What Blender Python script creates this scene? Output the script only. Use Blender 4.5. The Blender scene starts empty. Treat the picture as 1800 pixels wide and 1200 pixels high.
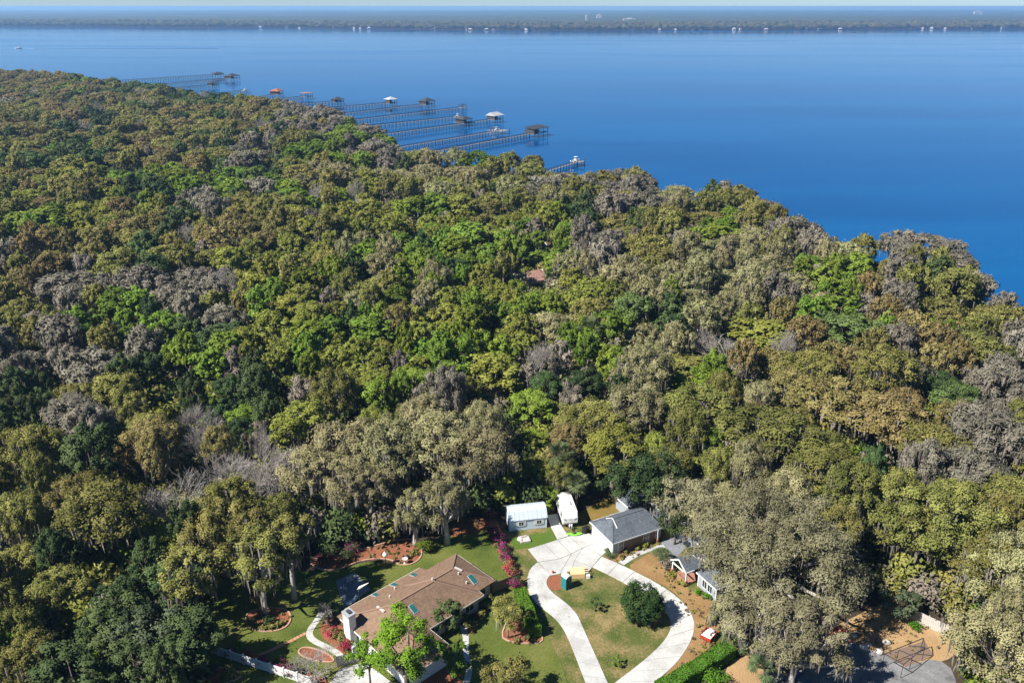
import bpy, bmesh, math, random
import numpy as np
from mathutils import Vector, Matrix

scene = bpy.context.scene
COL = scene.collection
PI = math.pi

# ------------------------------------------------------------------ camera, sky, sun, exposure
CAM_H, FPX = 80.0, 1450.0
PITCH = math.atan(588.0 / FPX)
cam_d = bpy.data.cameras.new('camera')
cam = bpy.data.objects.new('camera', cam_d)
COL.objects.link(cam)
cam.location = (0, 0, CAM_H)
cam.rotation_euler = (PI / 2 - PITCH, 0, 0)
cam_d.sensor_width = 36.0
cam_d.lens = FPX / 1800.0 * 36.0
cam_d.clip_start = 1.0
cam_d.clip_end = 60000.0
scene.camera = cam

SUN_EL = math.radians(46)
SUN_AZ = (0.90, 0.436)          # the way shadows fall on the ground
world = bpy.data.worlds.new('World')
scene.world = world
world.use_nodes = True
wn = world.node_tree
wn.nodes.clear()
sky = wn.nodes.new('ShaderNodeTexSky')
sky.sky_type = 'NISHITA'
sky.sun_disc = False
sky.sun_elevation = SUN_EL
sky.sun_rotation = math.atan2(-SUN_AZ[0], -SUN_AZ[1])
sky.altitude = 5400
sky.air_density = 1.0
sky.dust_density = 0.0
sky.ozone_density = 5.0
bg = wn.nodes.new('ShaderNodeBackground')
bg.inputs[1].default_value = 0.083
wo = wn.nodes.new('ShaderNodeOutputWorld')
sg = wn.nodes.new('ShaderNodeGamma')          # evens the whole sky out a little, as a thin spring haze does
sg.inputs[1].default_value = 0.72
wn.links.new(sky.outputs[0], sg.inputs[0])
sh0 = wn.nodes.new('ShaderNodeHueSaturation'); sh0.inputs['Saturation'].default_value = 1.3
wn.links.new(sg.outputs[0], sh0.inputs['Color'])
wn.links.new(sh0.outputs[0], bg.inputs[0])
wn.links.new(bg.outputs[0], wo.inputs[0])

sun_d = bpy.data.lights.new('sun', 'SUN')
sun_d.energy = 5.0
sun_d.angle = math.radians(0.53)
sun_d.color = (1.0, 0.95, 0.87)
sun = bpy.data.objects.new('sun', sun_d)
COL.objects.link(sun)
sun.location = (-60, -30, 140)
sun.rotation_euler = Vector((SUN_AZ[0], SUN_AZ[1], -math.tan(SUN_EL))).to_track_quat('-Z', 'Y').to_euler()

scene.view_settings.view_transform = 'Standard'
scene.view_settings.look = 'None'
scene.view_settings.exposure = 1.0
scene.view_settings.gamma = 1.0
scene.view_settings.use_curve_mapping = False
scene.render.engine = 'CYCLES'
scene.cycles.max_bounces = 6
scene.cycles.diffuse_bounces = 2
scene.cycles.glossy_bounces = 3
scene.cycles.transmission_bounces = 3
scene.cycles.volume_bounces = 1
scene.cycles.transparent_max_bounces = 8

# ------------------------------------------------------------------ small helpers
_f = np.array([0, math.cos(PITCH), -math.sin(PITCH)])
_d = np.array([0, -math.sin(PITCH), -math.cos(PITCH)])
_r = np.array([1.0, 0, 0])

def G(px, py, z=0.0):
    """the point of the place, at height z, that the photograph shows at this pixel"""
    d = _f + (px - 900) / FPX * _r + (py - 600) / FPX * _d
    t = (z - CAM_H) / d[2]
    return np.array([0, 0, CAM_H]) + t * d

def Pj(p):
    q = np.asarray(p, float) - np.array([0, 0, CAM_H])
    w = q @ _f
    return 900 + FPX * (q @ _r) / w, 600 + FPX * (q @ _d) / w, w

def gp(pts, z=0.0):
    return [tuple(G(x, y, 0)[:2]) for x, y in pts]

ORD = ('nearest', 'second nearest', 'third nearest', 'fourth nearest', 'fifth nearest', 'sixth nearest', 'seventh nearest', 'eighth nearest', 'ninth nearest', 'tenth nearest', 'eleventh nearest', 'twelfth nearest', 'thirteenth nearest', 'fourteenth nearest', 'fifteenth nearest', 'sixteenth nearest', 'seventeenth nearest', 'eighteenth nearest', 'nineteenth nearest', 'twentieth nearest')
TENS = {2: ('twenty', 'twentieth'), 3: ('thirty', 'thirtieth'), 4: ('forty', 'fortieth'), 5: ('fifty', 'fiftieth'), 6: ('sixty', 'sixtieth')}
ONES = ('first', 'second', 'third', 'fourth', 'fifth', 'sixth', 'seventh', 'eighth', 'ninth', 'tenth', 'eleventh', 'twelfth', 'thirteenth', 'fourteenth', 'fifteenth', 'sixteenth', 'seventeenth', 'eighteenth', 'nineteenth')
def ordw(n):
    if n < 20: return ONES[n - 1]
    t, o = divmod(n, 10)
    return TENS[t][1] if o == 0 else TENS[t][0] + '-' + ONES[o - 1]

def tag(o, label=None, cat=None, group=None, kind=None):
    if label: o['label'] = label
    if cat: o['category'] = cat
    if group: o['group'] = group
    if kind: o['kind'] = kind
    return o

def thing(name, label, cat, loc=(0, 0, 0), rz=0.0, group=None):
    o = bpy.data.objects.new(name, None)
    COL.objects.link(o)
    o.empty_display_size = 0.5
    o.location = loc
    o.rotation_euler = (0, 0, rz)
    return tag(o, label, cat, group)

def copy_thing(root, loc, rz, label, group=None, scale=None):
    r = root.copy(); COL.objects.link(r)
    r.location = loc; r.rotation_euler = (0, 0, rz)
    if scale: r.scale = scale
    r['label'] = label
    if group: r['group'] = group
    for ch in list(root.children):
        c = ch.copy(); COL.objects.link(c); c.parent = r
        for g in list(ch.children):
            d = g.copy(); COL.objects.link(d); d.parent = c
    return r

class MB:
    """collects shapes, then links them as one mesh object"""
    def __init__(s): s.v, s.f = [], []
    def add(s, vs, fs):
        b = len(s.v); s.v += [tuple(v) for v in vs]; s.f += [tuple(i + b for i in f) for f in fs]; return s
    def box(s, x0, x1, y0, y1, z0, z1):
        return s.add([(x0, y0, z0), (x1, y0, z0), (x1, y1, z0), (x0, y1, z0), (x0, y0, z1), (x1, y0, z1), (x1, y1, z1), (x0, y1, z1)],
                     [(3, 2, 1, 0), (4, 5, 6, 7), (0, 1, 5, 4), (1, 2, 6, 5), (2, 3, 7, 6), (3, 0, 4, 7)])
    def bar(s, a, b, w, h=None):
        h = h or w
        a, b = Vector(a), Vector(b); d = (b - a).normalized()
        up = Vector((0, 0, 1)) if abs(d.z) < 0.95 else Vector((1, 0, 0))
        x = d.cross(up).normalized() * (w / 2); y = x.cross(d).normalized() * (h / 2)
        vs = [a - x - y, a + x - y, a + x + y, a - x + y, b - x - y, b + x - y, b + x + y, b - x + y]
        return s.add(vs, [(3, 2, 1, 0), (4, 5, 6, 7), (0, 1, 5, 4), (1, 2, 6, 5), (2, 3, 7, 6), (3, 0, 4, 7)])
    def tube(s, pts, rad, n=7):
        pts = [Vector(p) for p in pts]
        if not hasattr(rad, '__len__'): rad = [rad] * len(pts)
        vs = []
        for i, p in enumerate(pts):
            d = (pts[min(i + 1, len(pts) - 1)] - pts[max(i - 1, 0)]).normalized()
            up = Vector((0, 0, 1)) if abs(d.z) < 0.9 else Vector((1, 0, 0))
            x = d.cross(up).normalized(); y = x.cross(d)
            vs += [p + (x * math.cos(2 * PI * k / n) + y * math.sin(2 * PI * k / n)) * rad[i] for k in range(n)]
        fs = [(i * n + k, i * n + (k + 1) % n, (i + 1) * n + (k + 1) % n, (i + 1) * n + k) for i in range(len(pts) - 1) for k in range(n)]
        fs += [tuple(range(n - 1, -1, -1)), tuple((len(pts) - 1) * n + k for k in range(n))]
        return s.add(vs, fs)
    def lathe(s, prof, n=12, c=(0, 0, 0)):
        vs = [(c[0] + r * math.cos(2 * PI * k / n), c[1] + r * math.sin(2 * PI * k / n), c[2] + z) for r, z in prof for k in range(n)]
        m = len(prof)
        fs = [(i * n + k, i * n + (k + 1) % n, (i + 1) * n + (k + 1) % n, (i + 1) * n + k) for i in range(m - 1) for k in range(n)]
        fs += [tuple(range(n - 1, -1, -1)), tuple((m - 1) * n + k for k in range(n))]
        return s.add(vs, fs)
    def prism(s, poly, z0, z1):
        n = len(poly)
        a = sum(poly[i][0] * poly[(i + 1) % n][1] - poly[(i + 1) % n][0] * poly[i][1] for i in range(n))
        if a < 0: poly = poly[::-1]
        return s.add([(x, y, z0) for x, y in poly] + [(x, y, z1) for x, y in poly],
                     [tuple(range(n - 1, -1, -1)), tuple(range(n, 2 * n))] + [(i, (i + 1) % n, n + (i + 1) % n, n + i) for i in range(n)])
    def extrude_xz(s, prof, y0, y1):
        """a profile in x,z pulled along y"""
        n = len(prof)
        return s.add([(x, y0, z) for x, z in prof] + [(x, y1, z) for x, z in prof],
                     [tuple(range(n)), tuple(range(2 * n - 1, n - 1, -1))] + [(i, n + i, n + (i + 1) % n, (i + 1) % n) for i in range(n)])
    def hip(s, x0, x1, y0, y1, ze, pitch, th=0.2, cut0=0.0, cut1=0.0):
        """hip roof solid over a rectangle; cut0/cut1 move the ridge ends out towards gables (1 = full gable)"""
        w, d = x1 - x0, y1 - y0
        if w >= d:
            h = d / 2; ym = (y0 + y1) / 2; zr = ze + h * pitch
            a, b = (x0 + h * (1 - cut0), ym, zr), (x1 - h * (1 - cut1), ym, zr)
            tops = [(0, 1, 5, 4), (1, 2, 5), (2, 3, 4, 5), (3, 0, 4)]
        else:
            h = w / 2; xm = (x0 + x1) / 2; zr = ze + h * pitch
            a, b = (xm, y0 + h * (1 - cut0), zr), (xm, y1 - h * (1 - cut1), zr)
            tops = [(0, 1, 4), (1, 2, 5, 4), (2, 3, 5), (3, 0, 4, 5)]
        vs = [(x0, y0, ze), (x1, y0, ze), (x1, y1, ze), (x0, y1, ze), a, b,
              (x0, y0, ze - th), (x1, y0, ze - th), (x1, y1, ze - th), (x0, y1, ze - th)]
        return s.add(vs, tops + [(0, 6, 7, 1), (1, 7, 8, 2), (2, 8, 9, 3), (3, 9, 6, 0), (6, 9, 8, 7)])
    def mesh(s, name, m, smooth=False):
        me = bpy.data.meshes.new(name)
        me.from_pydata(s.v, [], s.f)
        if m is not None: me.materials.append(m)
        if smooth: me.polygons.foreach_set('use_smooth', [True] * len(me.polygons))
        me.update()
        return me
    def build(s, name, m, parent=None, loc=None, smooth=False):
        o = bpy.data.objects.new(name, s.mesh(name, m, smooth))
        COL.objects.link(o)
        if parent is not None: o.parent = parent
        if loc is not None: o.location = loc
        return o

def np_mesh(name, v, f, mats, tone=None, midx=None, nrm=None):
    """mesh from numpy arrays; f has 3 or 4 columns"""
    me = bpy.data.meshes.new(name)
    n, k = f.shape
    me.vertices.add(len(v)); me.vertices.foreach_set('co', np.ascontiguousarray(v, np.float32).ravel())
    me.loops.add(n * k); me.loops.foreach_set('vertex_index', np.ascontiguousarray(f, np.int32).ravel())
    me.polygons.add(n); me.polygons.foreach_set('loop_start', np.arange(0, n * k, k, dtype=np.int32))
    try: me.polygons.foreach_set('loop_total', np.full(n, k, np.int32))
    except Exception: pass
    for m in mats: me.materials.append(m)
    if midx is not None: me.polygons.foreach_set('material_index', np.ascontiguousarray(midx, np.int32))
    if tone is not None:
        a = me.attributes.new('tone', 'FLOAT', 'POINT'); a.data.foreach_set('value', np.ascontiguousarray(tone, np.float32))
    me.update(calc_edges=True)
    if nrm is not None:
        me.polygons.foreach_set('use_smooth', np.ones(n, bool))
        me.normals_split_custom_set_from_vertices(nrm)
    return me

def link(name, me, parent=None, loc=None):
    o = bpy.data.objects.new(name, me); COL.objects.link(o)
    if parent is not None: o.parent = parent
    if loc is not None: o.location = loc
    return o

def chaikin(pts, n=2, closed=True):
    for _ in range(n):
        q = []
        m = len(pts)
        rng = range(m) if closed else range(m - 1)
        if not closed: q.append(pts[0])
        for i in rng:
            a, b = np.array(pts[i], float), np.array(pts[(i + 1) % m], float)
            q += [tuple(a * .75 + b * .25), tuple(a * .25 + b * .75)]
        if not closed: q.append(pts[-1])
        pts = q
    return pts

def resample(pts, n):
    p = np.array(pts, float)
    d = np.r_[0, np.cumsum(np.hypot(*np.diff(p, axis=0).T))]
    t = np.linspace(0, d[-1], n)
    return np.c_[np.interp(t, d, p[:, 0]), np.interp(t, d, p[:, 1])]

def inside(poly, x, y):
    x = np.asarray(x, float); y = np.asarray(y, float)
    r = np.zeros(x.shape, bool); n = len(poly)
    for i in range(n):
        x1, y1 = poly[i]; x2, y2 = poly[(i + 1) % n]
        c = ((y1 > y) != (y2 > y))
        with np.errstate(divide='ignore', invalid='ignore'):
            xi = (x2 - x1) * (y - y1) / (y2 - y1 + 1e-12) + x1
        r ^= c & (x < xi)
    return r

# ------------------------------------------------------------------ materials
def nodes_of(m):
    m.use_nodes = True
    return m.node_tree.nodes, m.node_tree.links, m.node_tree.nodes['Principled BSDF']

def plain(name, c, rough=0.6, metal=0.0, spec=0.4, var=0.12, scale=6.0, bump=0.0):
    """a paint, wood or metal colour with a little uneven wear"""
    m = bpy.data.materials.new(name); N, L, B = nodes_of(m)
    tc = N.new('ShaderNodeTexCoord'); no = N.new('ShaderNodeTexNoise')
    no.inputs['Scale'].default_value = scale; no.inputs['Detail'].default_value = 6
    L.new(tc.outputs['Object'], no.inputs['Vector'])
    mx = N.new('ShaderNodeMix'); mx.data_type = 'RGBA'
    mx.inputs[6].default_value = (*[max(0, x * (1 - var)) for x in c], 1); mx.inputs[7].default_value = (*[min(1, x * (1 + var)) for x in c], 1)
    L.new(no.outputs[0], mx.inputs[0]); L.new(mx.outputs[2], B.inputs['Base Color'])
    B.inputs['Roughness'].default_value = rough; B.inputs['Metallic'].default_value = metal
    B.inputs['Specular IOR Level'].default_value = spec
    if bump:
        b = N.new('ShaderNodeBump'); b.inputs['Strength'].default_value = bump; b.inputs['Distance'].default_value = 0.05
        L.new(no.outputs[0], b.inputs['Height']); L.new(b.outputs[0], B.inputs['Normal'])
    return m

def ground_mat(name, stops, s1, s2, mixw=0.5, rough=0.95, bump=0.6, bscale=3.0, s3=None):
    """patchy ground: a coarse noise and a fine noise added, then a colour ramp"""
    m = bpy.data.materials.new(name); N, L, B = nodes_of(m)
    ge = N.new('ShaderNodeNewGeometry')
    a = N.new('ShaderNodeTexNoise'); a.inputs['Scale'].default_value = s1; a.inputs['Detail'].default_value = 5; a.inputs['Roughness'].default_value = .6
    b = N.new('ShaderNodeTexNoise'); b.inputs['Scale'].default_value = s2; b.inputs['Detail'].default_value = 4; b.inputs['Roughness'].default_value = .7
    for n in (a, b): L.new(ge.outputs['Position'], n.inputs['Vector'])
    mx = N.new('ShaderNodeMix'); mx.data_type = 'FLOAT'; mx.inputs[0].default_value = mixw
    L.new(a.outputs[0], mx.inputs[2]); L.new(b.outputs[0], mx.inputs[3])
    cr = N.new('ShaderNodeValToRGB'); cr.color_ramp.interpolation = 'EASE'
    while len(cr.color_ramp.elements) < len(stops): cr.color_ramp.elements.new(0.5)
    for e, (p, c) in zip(cr.color_ramp.elements, stops): e.position = p; e.color = (*c, 1)
    L.new(mx.outputs[0], cr.inputs[0]); L.new(cr.outputs[0], B.inputs['Base Color'])
    B.inputs['Roughness'].default_value = rough; B.inputs['Specular IOR Level'].default_value = .2
    bn = N.new('ShaderNodeTexNoise'); bn.inputs['Scale'].default_value = bscale; bn.inputs['Detail'].default_value = 6
    L.new(ge.outputs['Position'], bn.inputs['Vector'])
    bu = N.new('ShaderNodeBump'); bu.inputs['Strength'].default_value = bump; bu.inputs['Distance'].default_value = .15
    L.new(bn.outputs[0], bu.inputs['Height']); L.new(bu.outputs[0], B.inputs['Normal'])
    return m

def leaf_mat(name, a, b, trans=0.2, hue=0.02, val=0.2):
    """foliage: colour from the clump's own tone, shifted a little from tree to tree"""
    m = bpy.data.materials.new(name); N, L, B = nodes_of(m)
    at = N.new('ShaderNodeAttribute'); at.attribute_name = 'tone'
    mx = N.new('ShaderNodeMix'); mx.data_type = 'RGBA'
    mx.inputs[6].default_value = (*a, 1); mx.inputs[7].default_value = (*b, 1)
    tc = N.new('ShaderNodeTexCoord'); no = N.new('ShaderNodeTexNoise'); no.inputs['Scale'].default_value = .45; no.inputs['Detail'].default_value = 3
    L.new(tc.outputs['Object'], no.inputs['Vector'])
    ad = N.new('ShaderNodeMath'); ad.operation = 'MULTIPLY_ADD'; ad.inputs[1].default_value = 1.5; ad.inputs[2].default_value = -.75
    L.new(no.outputs[0], ad.inputs[0]); a2 = N.new('ShaderNodeMath'); a2.operation = 'ADD'; a2.use_clamp = True
    L.new(ad.outputs[0], a2.inputs[0]); L.new(at.outputs['Fac'], a2.inputs[1]); L.new(a2.outputs[0], mx.inputs[0])
    oi = N.new('ShaderNodeObjectInfo')
    hs = N.new('ShaderNodeHueSaturation')
    r1 = N.new('ShaderNodeMapRange'); r1.inputs[3].default_value = .5 - hue; r1.inputs[4].default_value = .5 + hue
    r2 = N.new('ShaderNodeMapRange'); r2.inputs[3].default_value = 1 - val; r2.inputs[4].default_value = 1 + val
    mm = N.new('ShaderNodeMath'); mm.operation = 'MULTIPLY'; mm.inputs[1].default_value = 7.31
    fr = N.new('ShaderNodeMath'); fr.operation = 'FRACT'
    L.new(oi.outputs['Random'], r1.inputs[0]); L.new(oi.outputs['Random'], mm.inputs[0]); L.new(mm.outputs[0], fr.inputs[0]); L.new(fr.outputs[0], r2.inputs[0])
    L.new(r1.outputs[0], hs.inputs['Hue']); L.new(r2.outputs[0], hs.inputs['Value']); L.new(mx.outputs[2], hs.inputs['Color'])
    L.new(hs.outputs[0], B.inputs['Base Color'])
    B.inputs['Roughness'].default_value = .75; B.inputs['Specular IOR Level'].default_value = .1
    if trans:
        tr = N.new('ShaderNodeBsdfTranslucent'); L.new(hs.outputs[0], tr.inputs[0])
        ms = N.new('ShaderNodeMixShader'); ms.inputs[0].default_value = trans
        L.new(B.outputs[0], ms.inputs[1]); L.new(tr.outputs[0], ms.inputs[2])
        L.new(ms.outputs[0], N['Material Output'].inputs[0])
    return m

def shingle_mat(name, c1, c2):
    m = bpy.data.materials.new(name); N, L, B = nodes_of(m)
    tc = N.new('ShaderNodeTexCoord')
    a = N.new('ShaderNodeTexNoise'); a.inputs['Scale'].default_value = 3.2; a.inputs['Detail'].default_value = 8; a.inputs['Roughness'].default_value = .75
    v = N.new('ShaderNodeTexVoronoi'); v.inputs['Scale'].default_value = 4.0
    w = N.new('ShaderNodeTexNoise'); w.inputs['Scale'].default_value = .35; w.inputs['Detail'].default_value = 4
    for n in (a, v, w): L.new(tc.outputs['Object'], n.inputs['Vector'])
    s = N.new('ShaderNodeSeparateColor'); L.new(v.outputs['Color'], s.inputs[0])
    m1 = N.new('ShaderNodeMix'); m1.data_type = 'FLOAT'; m1.inputs[0].default_value = .4
    L.new(a.outputs[0], m1.inputs[2]); L.new(s.outputs[0], m1.inputs[3])
    m2 = N.new('ShaderNodeMix'); m2.data_type = 'FLOAT'; m2.inputs[0].default_value = .35
    L.new(m1.outputs[0], m2.inputs[2]); L.new(w.outputs[0], m2.inputs[3])
    cr = N.new('ShaderNodeValToRGB'); cr.color_ramp.elements[0].position = .25; cr.color_ramp.elements[1].position = .75
    cr.color_ramp.elements[0].color = (*c1, 1); cr.color_ramp.elements[1].color = (*c2, 1)
    L.new(m2.outputs[0], cr.inputs[0]); L.new(cr.outputs[0], B.inputs['Base Color'])
    B.inputs['Roughness'].default_value = .9; B.inputs['Specular IOR Level'].default_value = .25
    sx = N.new('ShaderNodeSeparateXYZ'); L.new(tc.outputs['Object'], sx.inputs[0])
    mu = N.new('ShaderNodeMath'); mu.operation = 'MULTIPLY'; mu.inputs[1].default_value = 13; L.new(sx.outputs[2], mu.inputs[0])
    fc = N.new('ShaderNodeMath'); fc.operation = 'FRACT'; L.new(mu.outputs[0], fc.inputs[0])
    ad = N.new('ShaderNodeMath'); ad.operation = 'ADD'; L.new(fc.outputs[0], ad.inputs[0]); L.new(s.outputs[1], ad.inputs[1])
    bu = N.new('ShaderNodeBump'); bu.inputs['Strength'].default_value = .5; bu.inputs['Distance'].default_value = .03
    L.new(ad.outputs[0], bu.inputs['Height']); L.new(bu.outputs[0], B.inputs['Normal'])
    return m

M = {}
M['floor'] = ground_mat('leaf litter', [(.3, (.022, .017, .011)), (.5, (.05, .038, .024)), (.7, (.09, .065, .04))], .25, 2.0)
M['lawn'] = ground_mat('lawn', [(.36, (.046, .070, .012)), (.46, (.080, .105, .018)), (.55, (.110, .128, .026)), (.64, (.16, .15, .048))], .16, 3.4, .42, bump=.8, bscale=7)
M['lawn_b'] = ground_mat('dry lawn', [(.36, (.045, .074, .014)), (.46, (.078, .098, .022)), (.53, (.15, .13, .048)), (.61, (.25, .185, .085))], .22, 2.8, .4, bump=.8, bscale=7)
M['turf'] = ground_mat('fresh green turf', [(.3, (.045, .085, .010)), (.5, (.075, .125, .016)), (.7, (.11, .155, .028))], .5, 6, .5, bump=.8, bscale=8)
M['rusty_grass'] = ground_mat('rusty grass', [(.3, (.075, .085, .018)), (.5, (.17, .125, .03)), (.68, (.26, .15, .05))], .35, 3.2, .45, bump=.8, bscale=7)
M['straw'] = ground_mat('pine straw', [(.3, (.14, .085, .035)), (.5, (.25, .15, .065)), (.62, (.31, .20, .095)), (.75, (.17, .15, .05))], .3, 4.5, .5, bump=.9, bscale=6)
M['mulch'] = ground_mat('red mulch', [(.3, (.12, .045, .025)), (.5, (.25, .095, .05)), (.7, (.36, .16, .09))], .5, 6.0, .6, bump=1.0, bscale=9)
M['tan_straw'] = ground_mat('tan straw', [(.3, (.22, .14, .065)), (.5, (.34, .22, .11)), (.7, (.43, .29, .16))], .3, 4.0, .5, bump=.8, bscale=6)
M['concrete'] = ground_mat('white concrete', [(.36, (.29, .28, .255)), (.44, (.38, .375, .36)), (.55, (.46, .458, .443)), (.7, (.51, .507, .49))], .35, 5.0, .35, .85, .08, 8)
M['concrete_old'] = ground_mat('grey concrete', [(.30, (.20, .195, .185)), (.42, (.36, .355, .345)), (.55, (.44, .437, .425)), (.7, (.48, .475, .46))], .28, 4.0, .3, .85, .08, 8)
M['patio'] = ground_mat('slate patio', [(.3, (.13, .14, .16)), (.5, (.18, .19, .215)), (.7, (.24, .25, .265))], .6, 4.0, .4, .8, .1, 6)
M['brick_path'] = ground_mat('brick path', [(.3, (.26, .12, .07)), (.5, (.40, .21, .13)), (.7, (.52, .33, .22))], 1.2, 7.0, .6, .9, .4, 8)
M['edging'] = ground_mat('brick edging', [(.3, (.25, .12, .08)), (.5, (.42, .26, .18)), (.7, (.58, .45, .36))], 2.0, 7.0, .6, .9, .4, 8)
M['asphalt'] = ground_mat('grey drive', [(.36, (.10, .10, .105)), (.5, (.17, .172, .178)), (.64, (.25, .25, .25))], .4, 3.0, .4, .9, .1, 8)
M['roof_brown'] = shingle_mat('brown shingles', (.128, .078, .052), (.250, .165, .112))
M['ridge_brown'] = plain('ridge cap shingles', (.225, .14, .10), .9, scale=4)
M['roof_grey'] = shingle_mat('grey shingles', (.055, .066, .082), (.135, .155, .18))
M['roof_pink'] = shingle_mat('faded red shingles', (.2, .105, .085), (.32, .19, .155))
M['white'] = plain('white paint', (.66, .66, .65), .5)
M['cream'] = plain('cream siding', (.70, .655, .57), .7)
M['beige'] = plain('beige stucco', (.45, .38, .30), .8)
M['slate_blue'] = plain('grey blue siding', (.30, .33, .38), .7)
M['brown_wall'] = plain('brown brick wall', (.17, .115, .085), .85, var=.35, scale=9)
M['red_brick'] = plain('red brick', (.30, .15, .10), .85, var=.35, scale=9)
M['pale_blue'] = plain('pale blue siding', (.52, .62, .70), .6)
M['shed_roof'] = plain('pale metal roof', (.46, .52, .58), .45, .0, .5, var=.1, scale=1.2)
M['glass'] = plain('dark glass', (.025, .035, .045), .08, 0, .8, var=.3)
M['teal_glass'] = plain('teal skylight glass', (.02, .11, .105), .12, 0, .8, var=.3)
M['black'] = plain('black plastic', (.02, .02, .022), .5)
M['dark'] = plain('dark metal', (.05, .05, .055), .5)
M['grey_metal'] = plain('grey metal', (.42, .44, .46), .4, .3)
M['wood_grey'] = plain('weathered wood', (.30, .26, .23), .9, var=.35, scale=5)
M['wood_brown'] = plain('brown fence wood', (.24, .15, .105), .9, var=.3, scale=5)
M['plywood'] = plain('plywood', (.66, .46, .22), .8, var=.15, scale=3)
M['lumber'] = plain('pale lumber', (.70, .56, .36), .8, var=.15, scale=3)
M['teal'] = plain('teal plastic', (.015, .21, .20), .45, var=.1)
M['navy'] = plain('dark plastic door', (.03, .035, .055), .5)
M['lime'] = plain('lime plastic', (.22, .72, .06), .35)
M['red'] = plain('red paint', (.33, .04, .025), .55, var=.3)
M['red_tarp'] = plain('red tarpaulin', (.62, .02, .03), .45, var=.25)
M['stone'] = plain('pale stone', (.46, .42, .39), .9, var=.3)
M['dock_wood'] = plain('dock timber', (.055, .052, .055), .9, var=.3, scale=2)
M['dock_deck'] = plain('dock decking', (.20, .195, .20), .85, var=.2, scale=2)
M['orange_roof'] = plain('rust red roof', (.27, .10, .06), .7)
M['dark_roof'] = plain('dark metal roof', (.04, .043, .052), .6)
M['bark'] = plain('grey bark', (.19, .165, .14), .95, var=.4, scale=2.5)
M['bark_pale'] = plain('pale lichen bark', (.36, .33, .30), .95, var=.35, scale=2.5)
M['bark_dark'] = plain('dark bark', (.10, .085, .07), .95, var=.4, scale=2.5)
M['twig'] = plain('grey twigs', (.30, .27, .245), .95, var=.3, scale=1)
M['moss'] = leaf_mat('hanging moss', (.13, .115, .095), (.27, .245, .21), 0.1, .01, .15)
LEAF = {
    'O': leaf_mat('olive oak leaves', (.115, .118, .030), (.250, .240, .070), .15, .022, .22),
    'K': leaf_mat('khaki oak leaves', (.170, .163, .075), (.315, .297, .150), .15, .02, .2),
    'M': leaf_mat('mossy grey crown', (.118, .108, .082), (.238, .216, .168), .1, .015, .22),
    'R': leaf_mat('rust budding leaves', (.150, .125, .042), (.260, .215, .088), .15, .02, .2),
    'G': leaf_mat('bright spring leaves', (.110, .165, .022), (.205, .285, .042), .3, .02, .25),
    'Y': leaf_mat('yellow green leaves', (.150, .168, .032), (.262, .280, .058), .25, .012, .18),
    'D': leaf_mat('dark evergreen leaves', (.036, .062, .020), (.088, .122, .044), .1, .02, .3),
    'N': leaf_mat('pine green needles', (.060, .092, .026), (.130, .182, .056), .12, .015, .12),
    'L': leaf_mat('lime spring leaves', (.125, .215, .018), (.250, .370, .034), .3, .015, .1),
    'Q': leaf_mat('pale grey oak leaves', (.135, .130, .070), (.275, .265, .150), .15, .015, .12),
    'S': leaf_mat('grey green leaves', (.045, .065, .03), (.12, .15, .085), .1, .01, .15),
    'H': leaf_mat('clipped hedge leaves', (.05, .125, .010), (.125, .265, .022), .2, .01, .1),
    'P': leaf_mat('palm fronds', (.05, .075, .03), (.16, .20, .09), .15, .02, .15),
    'A': leaf_mat('azalea blossom', (.20, .018, .09), (.46, .07, .24), .2, .015, .2),
    'C': leaf_mat('red azalea', (.28, .012, .04), (.5, .05, .10), .2, .01, .2),
    'W': leaf_mat('dry stalks', (.16, .11, .07), (.34, .25, .17), .1, .01, .2),
    'V': leaf_mat('bare vines', (.145, .126, .098), (.245, .212, .170), .1, .012, .2),
}

# ------------------------------------------------------------------ land and water
SHORE_PX = [(0, 122), (120, 128), (240, 145), (420, 165), (560, 185), (650, 215), (690, 250), (770, 262), (880, 265), (1000, 281), (1100, 291), (1180, 312), (1280, 319), (1360, 355), (1440, 400), (1500, 412), (1600, 407), (1700, 437), (1730, 485), (1790, 522), (1806, 545)]
shore = []
for x, y in SHORE_PX:
    p = G(x, y, 13.0); shore.append((p[0] + 1.5, p[1] + 4.0))
shore_ext = [(-1700, 1700), (-1000, 1250)] + shore + [(120, 165), (150, 120), (260, 50), (420, -40)]
LAND = shore_ext + [(420, -140), (-1700, -140)]

def sheet(name, pts, z, m, kind='structure', label=None, cat=None, thick=0.0):
    mb = MB()
    if thick: mb.prism(pts, z - thick, z)
    else:
        n = len(pts)
        a = sum(pts[i][0] * pts[(i + 1) % n][1] - pts[(i + 1) % n][0] * pts[i][1] for i in range(n))
        if a < 0: pts = pts[::-1]
        mb.add([(x, y, z) for x, y in pts], [tuple(range(n))])
    o = mb.build(name, m)
    return tag(o, label, cat, None, kind)

sheet('ground', LAND, 0.0, M['floor'], thick=2.5)

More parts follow.
